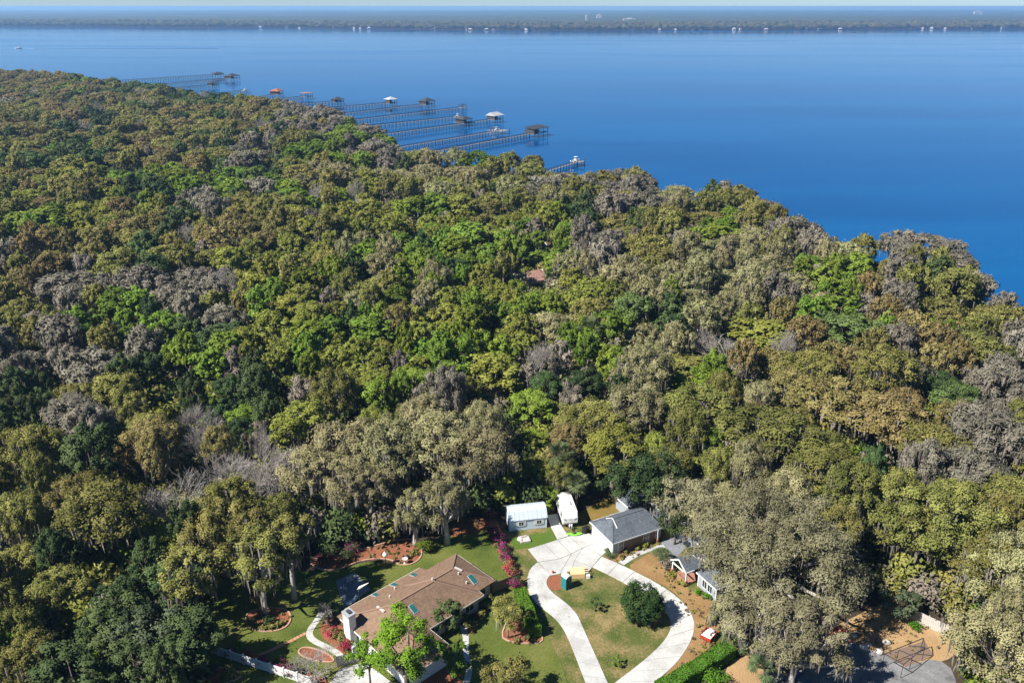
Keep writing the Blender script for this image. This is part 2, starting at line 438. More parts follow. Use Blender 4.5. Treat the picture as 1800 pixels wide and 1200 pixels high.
m = bpy.data.materials.new('river water'); N, L, B = nodes_of(m)
ge = N.new('ShaderNodeNewGeometry')
pt = N.new('ShaderNodeTexNoise'); pt.inputs['Scale'].default_value = .006; pt.inputs['Detail'].default_value = 7; pt.inputs['Roughness'].default_value = .62
mpp = N.new('ShaderNodeMapping'); mpp.inputs['Scale'].default_value = (.25, 1.0, 1.0); mpp.inputs['Rotation'].default_value = (0, 0, .12)
L.new(ge.outputs['Position'], mpp.inputs['Vector']); L.new(mpp.outputs[0], pt.inputs['Vector'])
cr = N.new('ShaderNodeValToRGB'); cr.color_ramp.elements[0].position = .38; cr.color_ramp.elements[1].position = .66
cr.color_ramp.elements[0].color = (.0006, .054, .185, 1); cr.color_ramp.elements[1].color = (.0014, .090, .255, 1)
L.new(pt.outputs[0], cr.inputs[0]); L.new(cr.outputs[0], B.inputs['Base Color'])
B.inputs['IOR'].default_value = 1.33
rr = N.new('ShaderNodeMapRange'); rr.inputs[1].default_value = .35; rr.inputs[2].default_value = .65; rr.inputs[3].default_value = .02; rr.inputs[4].default_value = .13
L.new(pt.outputs[0], rr.inputs[0]); L.new(rr.outputs[0], B.inputs['Roughness'])
w1 = N.new('ShaderNodeTexNoise'); w1.inputs['Scale'].default_value = .35; w1.inputs['Detail'].default_value = 5; w1.inputs['Roughness'].default_value = .6
L.new(ge.outputs['Position'], w1.inputs['Vector'])
bu = N.new('ShaderNodeBump'); bu.inputs['Strength'].default_value = .16; bu.inputs['Distance'].default_value = .3
L.new(w1.outputs[0], bu.inputs['Height']); L.new(bu.outputs[0], B.inputs['Normal'])
M['water'] = m
sheet('river', [(-6500, -200), (6500, -200), (6500, 5200), (-6500, 5200)], -1.2, M['water'])

# far side of the river: a bank that follows the photograph, then forest to the horizon
FAR_PX = [(-300, 46), (0, 47), (200, 48), (330, 49), (520, 50), (700, 52), (900, 54), (1050, 54.5), (1250, 53.5), (1400, 53), (1500, 52), (1650, 52), (1800, 51.5), (2100, 50)]
far_shore = [tuple(G(x, y, -1.2)[:2]) for x, y in FAR_PX]
far_shore = [(-6500, far_shore[0][1] + 500)] + far_shore + [(6500, far_shore[-1][1] + 500)]
sheet('far_bank', far_shore + [(15000, 21000), (-15000, 21000)], 0.0, M['floor'], thick=2.0)

# ------------------------------------------------------------------ the two lots
sheet('lawn', chaikin(gp([(318, 1240), (322, 1170), (340, 1120), (352, 1070), (372, 1030), (400, 1005), (480, 1000), (560, 1004), (600, 1003), (640, 985), (700, 993), (740, 975), (760, 948), (830, 918), (856, 930), (893, 985), (912, 1030), (950, 1090), (985, 1160), (1010, 1240)]), 1), .012, M['lawn'])
sheet('lawn', chaikin(gp([(880, 932), (900, 930), (968, 926), (1012, 925), (1030, 905), (1100, 870), (1120, 880), (1210, 950), (1270, 1040), (1300, 1100), (1300, 1150), (1180, 1240), (1012, 1240), (985, 1160), (950, 1090), (915, 1030), (893, 985)]), 1), .008, M['lawn_b'])
sheet('turf_patch', gp([(897, 945), (962, 935), (966, 925.5), (978, 949.5), (934, 962), (903, 966)]), .020, M['turf'])
sheet('rusty_grass', chaikin(gp([(1012, 905), (1050, 882), (1095, 872), (1108, 884), (1062, 908), (1036, 921), (1020, 928), (1012, 918)]), 1), .020, M['rusty_grass'])
sheet('pine_straw_ground', chaikin(gp([(1100, 997), (1128, 980), (1152, 968), (1178, 985), (1196, 1010), (1214, 1040), (1240, 1052), (1262, 1064), (1268, 1100), (1262, 1126), (1236, 1146), (1185, 1185), (1150, 1210), (1190, 1160), (1214, 1130), (1222, 1104), (1214, 1070), (1180, 1035), (1140, 1014)]), 1), .018, M['straw'])
sheet('pine_straw_bed', gp([(1058, 977), (1080, 968), (1153, 951), (1162, 957), (1146, 962), (1120, 973), (1104, 983), (1091, 990)]), .022, M['straw'])
sheet('bare_soil', chaikin(gp([(962, 1012), (985, 1010), (996, 1013), (993, 1030), (982, 1038), (968, 1036), (961, 1026)]), 2), .020, M['mulch'])
sheet('tan_yard', chaikin(gp([(1440, 1112), (1500, 1085), (1545, 1060), (1600, 1075), (1680, 1120), (1690, 1150), (1600, 1180), (1540, 1160), (1480, 1140)]), 1), .012, M['tan_straw'])
sheet('tan_yard', chaikin(gp([(1270, 1210), (1274, 1178), (1292, 1154), (1330, 1150), (1345, 1175), (1330, 1240), (1270, 1240)]), 1), .014, M['tan_straw'])
sheet('grey_drive', chaikin(gp([(1330, 1240), (1345, 1180), (1360, 1150), (1395, 1125), (1465, 1108), (1525, 1142), (1562, 1151), (1592, 1170), (1645, 1155), (1680, 1180), (1680, 1240)]), 1), .028, M['asphalt'])

def bed(name, pts, z, n=2, edge=True, m='mulch'):
    w = chaikin(gp(pts), n)
    sheet(name, w, z, M[m])
    if edge:
        mb = MB(); k = len(w)
        c = np.mean(np.array(w), 0)
        for i in range(k):
            a, b = np.array(w[i]), np.array(w[(i + 1) % k])
            mb.bar((a[0], a[1], z + .05), (b[0], b[1], z + .05), .2, .14)
        tag(mb.build('brick_edging', M['edging']), None, None, None, 'structure')

sheet('entry_paving', gp([(1152, 962), (1166, 948), (1190, 940), (1206, 962), (1186, 982), (1168, 975)]), .03, M['patio'])
bed('mulch_bed', [(596, 1002), (630, 986), (665, 981), (690, 984), (702, 993), (726, 992), (742, 978), (740, 960), (728, 946), (690, 950), (630, 968), (575, 978), (540, 985), (560, 1002)], .024)
bed('mulch_bed', [(431, 1085), (437, 1102), (455, 1110), (490, 1109), (508, 1098), (512, 1084), (506, 1072), (480, 1067), (452, 1071), (437, 1076)], .026)
bed('mulch_bed', [(880, 1118), (893, 1088), (918, 1076), (944, 1090), (952, 1112), (954, 1130), (925, 1131), (895, 1128)], .024, 1)
bed('mulch_bed', [(846, 925), (868, 905), (886, 940), (900, 985), (914, 1022), (896, 1020), (884, 985), (868, 955)], .024, 1, False)
bed('mulch_bed', [(560, 1100), (578, 1082), (596, 1080), (618, 1128), (640, 1150), (606, 1152), (586, 1134), (566, 1122)], .022, 1, False)
bed('mulch_bed', [(770, 1098), (800, 1086), (868, 1048), (876, 1060), (852, 1078), (838, 1092), (836, 1108), (824, 1114), (806, 1098)], .022, 1, False)
bed('mulch_bed', [(523, 1146), (530, 1138), (548, 1138), (580, 1150), (590, 1164), (560, 1163), (534, 1155)], .024)
bed('mulch_bed', [(392, 1146), (440, 1143), (452, 1150), (540, 1184), (575, 1190), (580, 1206), (545, 1203), (455, 1172)], .022, 1, False)
bed('mulch_bed', [(300, 1192), (330, 1178), (380, 1172), (420, 1180), (425, 1192), (380, 1204), (330, 1215)], .022, 1)
bed('mulch_bed', [(730, 1182), (790, 1172), (812, 1180), (812, 1215), (730, 1215)], .022, 1, False)
bed('mulch_bed', [(772, 928), (830, 905), (856, 912), (862, 928), (830, 936), (790, 945)], .014, 1, False)

def ribbon(name, left, right, n, z, m, gap=.06, th=.08, piece='slab'):
    """a poured path in slabs: left and right edge in pixels, n slabs with open joints"""
    a = resample(chaikin([tuple(G(*p)[:2]) for p in left], 2, False), n * 4 + 1)
    b = resample(chaikin([tuple(G(*p)[:2]) for p in right], 2, False), n * 4 + 1)
    root = bpy.data.objects.new(name, None); COL.objects.link(root); root['kind'] = 'structure'
    for i in range(n):
        A, Bq = a[i * 4:i * 4 + 5].copy(), b[i * 4:i * 4 + 5].copy()
        for q in (A, Bq):
            d = q[1] - q[0]; q[0] += d / np.linalg.norm(d) * gap / 2
            d = q[-1] - q[-2]; q[-1] -= d / np.linalg.norm(d) * gap / 2
        mb = MB(); mb.prism([tuple(p) for p in A] + [tuple(p) for p in Bq[::-1]], z - th, z)
        mb.build(piece, m(i) if callable(m) else m, root)
    return root

LB_L = [(945, 988), (931, 1000), (926, 1018), (929, 1042), (945, 1064), (966, 1078), (984, 1095), (997, 1117), (1011, 1152), (1031, 1204), (1046, 1240)]
LB_R = [(967.5, 1010.5), (961, 1018), (960, 1028), (972, 1043), (995, 1059), (1014, 1078), (1024, 1101), (1036, 1128), (1046, 1150), (1070, 1204), (1086, 1240)]
ribbon('driveway', LB_L, LB_R, 12, .06, lambda i: M['concrete'] if i < 7 else M['concrete_old'])
RB_L = [(1041, 996.5), (1075, 1012.5), (1107, 1030), (1144, 1051), (1170, 1073), (1180, 1092), (1179, 1107), (1166, 1129), (1133, 1160), (1080, 1200), (1030, 1240)]
RB_R = [(1057.5, 978), (1091, 992), (1144, 1018.5), (1181, 1041), (1206, 1063), (1219, 1085), (1221, 1108), (1211, 1134), (1187, 1168), (1149, 1200), (1100, 1240)]
ribbon('driveway', RB_L, RB_R, 13, .058, M['concrete'])
# parking pad: saw-cut slabs
pad = bpy.data.objects.new('parking_pad', None); COL.objects.link(pad); pad['kind'] = 'structure'
for q in ([(928, 965), (957, 956), (982, 982), (946, 987.5)], [(957.6, 955.8), (979, 949), (1004, 973), (982.6, 981.8)],
          [(979.8, 948.7), (1000, 942.5), (1023, 963), (1004.8, 972.8)], [(1000.6, 942.3), (1035, 937), (1056, 950), (1023.8, 962.8)],
          [(1056.6, 950.3), (1076, 963.5), (1057, 977), (1041, 965.5), (1024.4, 963.2)], [(1023.8, 963.6), (1040.6, 966), (1056.6, 977.5), (1040.6, 996), (1010, 985)],
          [(1004.8, 973.4), (1023, 963.8), (1009.6, 985), (1004, 1003), (984, 1008)], [(982.8, 982.6), (1004, 973.6), (983.5, 1008), (968, 1011), (946.6, 988.2)],
          [(1010, 985.6), (1040.2, 996.6), (1037, 1001), (1004.6, 1003)]):
    MB().prism([tuple(G(*p)[:2]) for p in q], -.03, .05).build('slab', M['concrete_old'], pad)
strip = bpy.data.objects.new('concrete_strip', None); COL.objects.link(strip); strip['kind'] = 'structure'
for q in ([(979.6, 948), (968, 925), (985, 921), (999, 941.5)], [(967.6, 924), (961.5, 905), (981, 903), (984.5, 920)]):
    MB().prism([tuple(G(*p)[:2]) for p in q], -.04, .054).build('slab', M['concrete'], strip)
ribbon('front_walk', [(1087, 988), (1103, 977.5), (1124, 967.5), (1148, 960), (1166, 957)], [(1097, 993), (1112, 983), (1131, 973), (1152, 966), (1170, 962)], 6, .064, M['concrete_old'])
ribbon('garden_path', [(562, 1074), (550, 1092), (538, 1108), (538, 1121), (550, 1131), (576, 1142), (590, 1151), (594, 1158)],
       [(572, 1077), (560, 1094), (550, 1108), (550, 1117), (560, 1125), (584, 1136), (602, 1147), (608, 1156)], 9, .05, M['concrete'])
ribbon('front_path', [(807, 1100), (813, 1113), (814, 1132), (814, 1150), (818, 1166), (819, 1182), (812, 1206), (804, 1240)],
       [(818, 1098), (824, 1112), (824, 1132), (824, 1150), (829, 1166), (830, 1184), (824, 1206), (818, 1240)], 9, .05, M['concrete'])
ribbon('brick_path', [(451, 1150), (480, 1138), (512, 1123), (537, 1110)], [(456, 1153), (484, 1141.5), (516, 1126), (539, 1114)], 14, .04, M['brick_path'], .06)
sheet('drive_apron', gp([(596, 1176), (640, 1164), (664, 1180), (705, 1212), (720, 1240), (560, 1240), (580, 1200)]), .045, M['concrete'], thick=.08)
patio = bpy.data.objects.new('back_patio', None); COL.objects.link(patio); patio['kind'] = 'structure'
pA, pB, pC, pD = [np.array(G(*p)[:2]) for p in ((590, 1021), (624, 1005), (652, 1036), (604, 1068))]
for i in range(5):
    for j in range(5):
        g = .004
        q = [pA + (pB - pA) * u + (pD - pA) * v * (1 - u) + (pC - pB) * v * u for u, v in ((i / 5 + g, j / 5 + g), ((i + 1) / 5 - g, j / 5 + g), ((i + 1) / 5 - g, (j + 1) / 5 - g), (i / 5 + g, (j + 1) / 5 - g))]
        MB().prism([tuple(x) for x in q], -.02, .05 + .004 * ((i * 3 + j * 5) % 4)).build('paver', M['patio'], patio)

# ------------------------------------------------------------------ brown-roofed ranch house
A_ANG = math.radians(44)
OA = np.array([-23.3, 92.1])
house = thing('ranch_house', 'long ranch house with a brown hip roof, skylights and a white chimney', 'house', (OA[0], OA[1], 0), A_ANG)
def toA(p):
    d = np.asarray(p)[:2] - OA
    return d[0] * math.cos(A_ANG) + d[1] * math.sin(A_ANG), -d[0] * math.sin(A_ANG) + d[1] * math.cos(A_ANG)
# local x runs along the ridge, local y points to the back garden (photo's upper left)
HIPS = [(-1.5, 15.9, -11.4, -1.3, 2.75, .45), (7.0, 19.2, -10.2, -1.33, 2.75, .45), (-1.46, 6.0, -16.4, -3.0, 2.742, .45)]
for hx in HIPS:
    r = MB().hip(*hx).build('roof', M['roof_brown'], house)
def hip_z(h, x, y):
    x0, x1, y0, y1, ze, p = h
    d = min(x - x0, x1 - x, y - y0, y1 - y)
    return ze + d * p if d >= 0 else -1
EXT = (0.2, 13.35)
def roofA(x, y):
    z = max(hip_z(h, x, y) for h in HIPS)
    if EXT[0] < x < EXT[1] and -3.6 < y < .15: z = max(z, 2.42 + (.15 - y) * .36)
    return z
ex = MB(); y0 = .15
ex.add([(EXT[0], y0, 2.42), (EXT[1], y0, 2.42), (EXT[1], -3.6, 3.77), (EXT[0], -3.6, 3.77), (EXT[0], y0, 2.24), (EXT[1], y0, 2.24), (EXT[1], -3.6, 3.4), (EXT[0], -3.6, 3.4)],
       [(0, 3, 2, 1), (4, 5, 6, 7), (0, 1, 5, 4), (1, 2, 6, 5), (2, 3, 7, 6), (3, 0, 4, 7)])
ex.build('porch_roof', M['roof_brown'], house)
def cap(a, b, w=.28):
    MB().bar((a[0], a[1], a[2] + .02), (b[0], b[1], b[2] + .02), w, .07).build('ridge_cap', M['ridge_brown'], house)
for hx in HIPS:
    x0, x1, ya, yb, ze, p = hx
    if x1 - x0 > yb - ya:
        h = (yb - ya) / 2; zr = ze + h * p; ym = (ya + yb) / 2
        r0, r1 = (x0 + h, ym, zr), (x1 - h, ym, zr)
        ends = [(r0, (x0, ya, ze)), (r0, (x0, yb, ze)), (r1, (x1, ya, ze)), (r1, (x1, yb, ze)), (r0, r1)]
    else:
        h = (x1 - x0) / 2; zr = ze + h * p; xm = (x0 + x1) / 2
        r0, r1 = (xm, ya + h, zr), (xm, yb - h, zr)
        ends = [(r0, (x0, ya, ze)), (r0, (x1, ya, ze)), (r0, r1)]
    for e0, e1 in ends: cap(e0, e1)
MB().box(-.9, 15.3, -10.8, -1.9, 0, 2.6).build('wall', M['beige'], house)
MB().box(.7, 12.9, -1.9, -.4, 0, 2.2).build('porch_wall', M['beige'], house)
MB().box(9.0, 18.6, -9.6, -1.9, 0, 2.6).build('wall', M['beige'], house)
MB().box(-.93, 5.4, -15.8, -4.2, 0, 2.6).build('wall', M['white'], house)
for a, b in (((-1.52, -16.42, 2.62), (-1.52, -1.3, 2.62)), ((-1.5, -16.42, 2.62), (6.0, -16.42, 2.62)), ((6.02, -16.4, 2.62), (6.02, -11.4, 2.62)), ((6.0, -11.42, 2.62), (15.9, -11.42, 2.62)), ((15.92, -11.42, 2.62), (15.92, -10.2, 2.62)), ((19.22, -10.2, 2.62), (19.22, -1.3, 2.62)), ((0.2, .17, 2.3), (13.35, .17, 2.3))):
    MB().bar(a, b, .05, .24).build('fascia', M['cream'], house)
def window(parent, x, y, z, w, h, facing, frame='white', pane='glass', panes=2, proud=.05):
    """a framed window on a wall; facing is x+, x-, y+ or y- in the parent's own axes"""
    ax = facing[0]; sg = 1 if facing[1] == '+' else -1
    def bx(mb, u0, u1, z0, z1, d0, d1):
        d0, d1 = sorted((d0 * sg, d1 * sg))
        if ax == 'y': mb.box(x + u0, x + u1, y + d0, y + d1, z0, z1)
        else: mb.box(x + d0, x + d1, y + u0, y + u1, z0, z1)
    t = .09; fr = MB()
    bx(fr, -w / 2 - t, -w / 2, z - t, z + h + t, 0, proud + .03); bx(fr, w / 2, w / 2 + t, z - t, z + h + t, 0, proud + .03)
    bx(fr, -w / 2, w / 2, z - t, z, 0, proud + .03); bx(fr, -w / 2, w / 2, z + h, z + h + t, 0, proud + .03)
    for i in range(1, panes): bx(fr, -w / 2 + w * i / panes - .03, -w / 2 + w * i / panes + .03, z, z + h, 0, proud + .02)
    f = fr.build('window', M[frame], parent)
    for i in range(panes):
        p = MB(); bx(p, -w / 2 + w * i / panes + (.03 if i else 0), -w / 2 + w * (i + 1) / panes - (.03 if i < panes - 1 else 0), z, z + h, .005, proud)
        p.build('pane', M[pane], f)
    return f
for x, w in ((7.3, 1.5), (10.6, 1.8), (13.6, 1.5)): window(house, x, -10.8, .9, w, 1.3, 'y-')
window(house, 17.0, -9.6, .9, 1.4, 1.3, 'y-'); window(house, 18.6, -5.5, .9, 1.6, 1.3, 'x+'); window(house, 5.4, -13.8, .9, 1.4, 1.2, 'x+')
window(house, -.93, -6.3, .9, 1.1, 1.3, 'x-', panes=1); window(house, -.93, -8.4, .9, 1.1, 1.3, 'x-', panes=1)
dr = MB().box(9.05, 10.0, -10.87, -10.8, .05, 2.1).build('door', M['brown_wall'], house)
gd = MB()
gd.box(-1.0, -.93, -15.2, -10.4, .05, 2.25); gdo = gd.build('garage_door', M['white'], house)
for i in range(4):
    MB().box(-1.03, -1.0, -15.1, -10.5, .1 + i * .54, .58 + i * .54).build('panel', M['white'], gdo)
# chimney
ch = MB().box(-2.05, -1.0, -4.55, -3.05, 0, 5.0).build('chimney', M['white'], house)
MB().box(-2.14, -.91, -4.64, -2.96, 5.0, 5.3).build('cap', M['grey_metal'], ch)
MB().box(-1.75, -1.3, -4.2, -3.4, 5.3, 5.5).build('flue', M['dark'], ch)
MB().bar((-1.4, -2.6, 0), (-1.4, -2.6, 2.6), .12).build('post', M['white'], house)
# left corner porch roof beside the chimney
MB().box(-1.5, -.2, -1.3, -.5, 2.5, 2.62).build('eave_return', M['roof_brown'], house)
def on_roofA(px, py):
    z = 3.5
    for _ in range(40):
        x, y = toA(G(px, py, z)); z = .5 * z + .5 * max(roofA(x, y), 2.0)
    return x, y, z
for px, py, w, d in ((727.5, 1010, .8, 1.2), (692.5, 1027.5, .8, 1.2), (660, 1045, .8, 1.2), (831, 1018, .85, 1.5), (727, 1070, .85, 1.3)):
    x, y, z = on_roofA(px, py)
    dz = (roofA(x, y + .3) - roofA(x, y - .3)) / .6; dx = (roofA(x + .3, y) - roofA(x - .3, y)) / .6
    if abs(dx) > abs(dz): w, d = d, w
    def quad(mb, w, d, up0, up1):
        c = [(-w / 2, -d / 2), (w / 2, -d / 2), (w / 2, d / 2), (-w / 2, d / 2)]
        mb.add([(x + u, y + v, z + u * dx + v * dz + up0) for u, v in c] + [(x + u, y + v, z + u * dx + v * dz + up1) for u, v in c],
               [(3, 2, 1, 0), (4, 5, 6, 7), (0, 1, 5, 4), (1, 2, 6, 5), (2, 3, 7, 6), (3, 0, 4, 7)])
    k = MB(); quad(k, w, d, -.05, .10); k = k.build('skylight', M['grey_metal'], house)
    p = MB(); quad(p, w - .16, d - .16, .101, .14); p.build('pane', M['teal_glass'], k)
for (p0, p1) in (((663, 1067), (676, 1076)), ((799, 998), (812, 1004))):
    a, b = on_roofA(*p0), on_roofA(*p1)
    MB().bar((a[0], a[1], a[2] + .12), (b[0], b[1], b[2] + .12), .3, .22).build('roof_vent', M['stone'], house)
for p0 in ((685, 1050), (760, 1019), (806, 1009), (820, 1025), (694, 1035)):
    a = on_roofA(*p0)
    MB().tube([(a[0], a[1], a[2] - .1), (a[0], a[1], a[2] + .4)], .1, 8).build('vent_pipe', M['white'], house)

# ------------------------------------------------------------------ grey-roofed house with garage
B_ANG = math.radians(27)
OB = np.array([15.8, 107.5])
gh = thing('garage_house', 'low grey-roofed house with a white two-car garage door and red brick porch', 'house', (OB[0], OB[1], 0), B_ANG)
def toB(p):
    d = np.asarray(p)[:2] - OB
    return d[0] * math.cos(B_ANG) + d[1] * math.sin(B_ANG), -d[0] * math.sin(B_ANG) + d[1] * math.cos(B_ANG)
MB().hip(-.3, 9.4, -.3, 6.4, 2.65, .58, .2, .38, .6).build('roof', M['roof_grey'], gh)
MB().hip(11.6, 19.0, -16.4, 8.0, 2.64, .5).build('roof', M['roof_grey'], gh)
MB().hip(6.9, 14.0, -16.2, -11.7, 2.648, .5).build('roof', M['roof_grey'], gh)
MB().hip(7.6, 12.4, 6.9, 11.5, 2.644, .5).build('roof', M['roof_grey'], gh)
MB().hip(11.6, 16.0, 3.0, 10.6, 2.9, .55).build('roof', M['roof_grey'], gh)
# porch gable
pg = MB(); pg.add([(5.5, -11.1, 2.55), (5.5, -7.5, 2.55), (5.5, -9.3, 3.75), (13.4, -11.1, 2.55), (13.4, -7.5, 2.55), (13.4, -9.3, 3.75), (5.5, -11.1, 2.38), (5.5, -7.5, 2.38), (5.5, -9.3, 3.58), (13.4, -11.1, 2.38), (13.4, -7.5, 2.38), (13.4, -9.3, 3.58)],
       [(0, 3, 5, 2), (1, 2, 5, 4), (6, 8, 11, 9), (7, 10, 11, 8), (0, 6, 9, 3), (1, 4, 10, 7), (0, 2, 8, 6), (1, 7, 8, 2)])
pg.build('porch_roof', M['roof_grey'], gh)
for a, b in (((5.44, -11.15, 2.47), (5.44, -9.3, 3.7)), ((5.44, -7.45, 2.47), (5.44, -9.3, 3.7)), ((5.5, -11.13, 2.46), (7.0, -11.13, 2.46)), ((5.44, -10.6, 2.4), (5.44, -8, 2.4))):
    MB().bar(a, b, .1, .2).build('fascia', M['white'], gh)
for y in (-10.9, -7.7):
    MB().box(5.55, 5.95, y - .2, y + .2, 0, .95).build('brick_pier', M['red_brick'], gh)
    MB().box(5.66, 5.84, y - .09, y + .09, .95, 2.38).build('post', M['white'], gh)
MB().box(5.6, 12.0, -11.0, -7.6, .0, .22).build('porch_floor', M['red_brick'], gh)
MB().box(5.62, 5.75, -10.6, -8.6, .22, .9).build('porch_wall', M['red_brick'], gh)
MB().box(.05, 9.0, .05, 6.05, 0, 2.5).build('wall', M['brown_wall'], gh)
MB().box(9.1, 12.3, 1.6, 4.8, 2.25, 2.42).build('breezeway_roof', M['roof_grey'], gh)
MB().box(9.0, 12.1, 2.2, 4.4, 0, 2.25).build('wall', M['slate_blue'], gh)
MB().box(12.1, 18.5, -15.9, 7.5, 0, 2.5).build('wall', M['slate_blue'], gh)
MB().box(7.4, 13.6, -15.7, -11.75, 0, 2.5).build('wall', M['slate_blue'], gh)
MB().box(8.0, 12.0, 7.3, 11.1, 0, 2.5).build('wall', M['slate_blue'], gh)
MB().box(12.0, 15.6, 3.4, 10.2, 0, 2.8).build('wall', M['slate_blue'], gh)
for a, b in (((-.33, -.33, 2.54), (-.33, 6.43, 2.54)), ((-.3, -.33, 2.54), (9.3, -.33, 2.54)), ((-.3, 6.43, 2.54), (6.6, 6.43, 2.54)), ((6.87, -16.2, 2.54), (6.87, -11.7, 2.54)), ((11.57, -7.4, 2.54), (11.57, -.4, 2.54)), ((7.57, 6.9, 2.54), (7.57, 11.5, 2.54)), ((11.57, 3.0, 2.8), (11.57, 10.6, 2.8))):
    MB().bar(a, b, .06, .22).build('fascia', M['white'], gh)
MB().bar((6.9, -16.22, 2.54), (14, -16.22, 2.54), .06, .22).build('fascia', M['white'], gh)
# the raised gablet's white rake boards
zr = 2.65 + 3.35 * .58; xg = -.3 + 3.35 * (1 - .38); zl = 2.65 + xg * .0
xg0 = xg - .02; h1 = 1.25
for s in (-1, 1):
    MB().bar((xg0, 3.05, zr + .06), (xg0 - .1, 3.05 + s * h1 * 1.25, zr + .06 - h1 * .58 * 1.25), .12, .16).build('rake_board', M['white'], gh)
for a, b in (((-.3, -.3, 2.66), (xg, 3.05, zr)), ((-.3, 6.4, 2.66), (xg, 3.05, zr)), ((xg, 3.05, zr), (8.0, 3.05, zr))):
    MB().bar((a[0], a[1], a[2] + .02), (b[0], b[1], b[2] + .02), .22, .06).build('ridge_cap', M['roof_grey'], gh)
gdo = MB().box(-.03, .05, .7, 5.4, .05, 2.2).build('garage_door', M['white'], gh)
for i in range(4):
    for j in range(6):
        MB().box(-.055, -.03, .78 + j * .77, 1.47 + j * .77, .12 + i * .53, .58 + i * .53).build('panel', M['white'], gdo)
MB().box(-.05, .05, .05, .7, 0, 2.4).build('corner_board', M['white'], gh); MB().box(-.05, .05, 5.4, 6.05, 0, 2.4).build('corner_board', M['white'], gh)
MB().box(.02, 1.25, -.02, .04, 0, 2.4).build('siding_panel', M['slate_blue'], gh)
window(gh, 1.5, .04, .8, .9, 1.3, 'y-'); window(gh, 6.3, .04, .9, 1.0, 1.2, 'y-')
for y in (-13.2, -14.4): window(gh, 7.4, y, .7, .9, 1.35, 'x-', panes=2)
for y in (-15.72, -11.78): MB().box(7.33, 7.47, y - .08, y + .08, 0, 2.45).build('corner_board', M['white'], gh)
window(gh, 8.6, .04, .9, .8, 1.1, 'y-', panes=1)
MB().box(8.15, 8.45, -.55, -.25, 0, .8).build('brick_pier', M['red_brick'], gh); MB().box(8.22, 8.38, -.48, -.32, .8, 2.45).build('post', M['white'], gh)
MB().box(12.02, 12.1, -2.2, -1.2, .1, 2.1).build('door', M['white'], gh)

# ------------------------------------------------------------------ pale blue gambrel shed
S_ANG = math.radians(10.5)
sh = thing('garden_shed', 'pale blue barn-roofed shed with two white-shuttered windows', 'shed', (-.4, 114.1, 0), S_ANG)
W, D = 6.2, 3.7
MB().add([(0, 0, 0), (W, 0, 0), (W, D, 0), (0, D, 0), (0, 0, 2.1), (W, 0, 2.1), (W, D, 2.1), (0, D, 2.1), (0, .75, 3.05), (W, .75, 3.05), (W, D - .75, 3.05), (0, D - .75, 3.05), (0, D / 2, 3.45), (W, D / 2, 3.45)],
         [(0, 1, 5, 4), (2, 3, 7, 6), (3, 0, 4, 8, 12, 11, 7), (1, 2, 6, 10, 13, 9, 5), (4, 5, 9, 8), (8, 9, 13, 12), (12, 13, 10, 11), (11, 10, 6, 7), (3, 2, 1, 0)]).build('wall', M['pale_blue'], sh)
ov = .16
for (y0, z0, y1, z1) in ((-.14, 1.98, .75, 3.1), (.75, 3.1, D / 2, 3.5), (D / 2, 3.5, D - .75, 3.1), (D - .75, 3.1, D + .14, 1.98)):
    rp = MB().add([(-ov, y0, z0), (W + ov, y0, z0), (W + ov, y1, z1), (-ov, y1, z1), (-ov, y0, z0 + .06), (W + ov, y0, z0 + .06), (W + ov, y1, z1 + .06), (-ov, y1, z1 + .06)],
             [(3, 2, 1, 0), (4, 5, 6, 7), (0, 1, 5, 4), (1, 2, 6, 5), (2, 3, 7, 6), (3, 0, 4, 7)]).build('roof', M['shed_roof'], sh)
    for i in range(9):
        x = .1 + i * .75
        MB().bar((x, y0, z0 + .075), (x, y1, z1 + .075), .05, .05).build('roof_seam', M['shed_roof'], rp)
for i in range(9):
    z0 = .08 + i * .225
    MB().add([(0.05, -.035, z0), (W - .05, -.035, z0), (W - .05, -.008, z0 + .22), (0.05, -.008, z0 + .22), (0.05, .01, z0), (W - .05, .01, z0), (W - .05, .01, z0 + .22), (.05, .01, z0 + .22)],
             [(0, 1, 2, 3), (0, 4, 5, 1), (1, 5, 6, 2), (2, 6, 7, 3), (3, 7, 4, 0)]).build('siding_board', M['pale_blue'], sh)
    MB().add([(-.035, D - .05, z0), (-.035, .05, z0), (-.008, .05, z0 + .22), (-.008, D - .05, z0 + .22), (.01, D - .05, z0), (.01, .05, z0), (.01, .05, z0 + .22), (.01, D - .05, z0 + .22)],
             [(0, 1, 2, 3), (0, 4, 5, 1), (1, 5, 6, 2), (2, 6, 7, 3), (3, 7, 4, 0)]).build('siding_board', M['pale_blue'], sh)
for x, y in ((0, 0), (W, 0), (0, D)): MB().box(x - .06, x + .06, y - .06, y + .06, 0, 2.05).build('corner_board', M['white'], sh)
for x in (1.95, 4.95):
    window(sh, x, -.03, .95, .75, .7, 'y-', panes=2, proud=.05)
    for s in (-1, 1): MB().box(x + s * .62 - .16, x + s * .62 + .16, -.09, -.04, .88, 1.74).build('shutter', M['white'], sh)

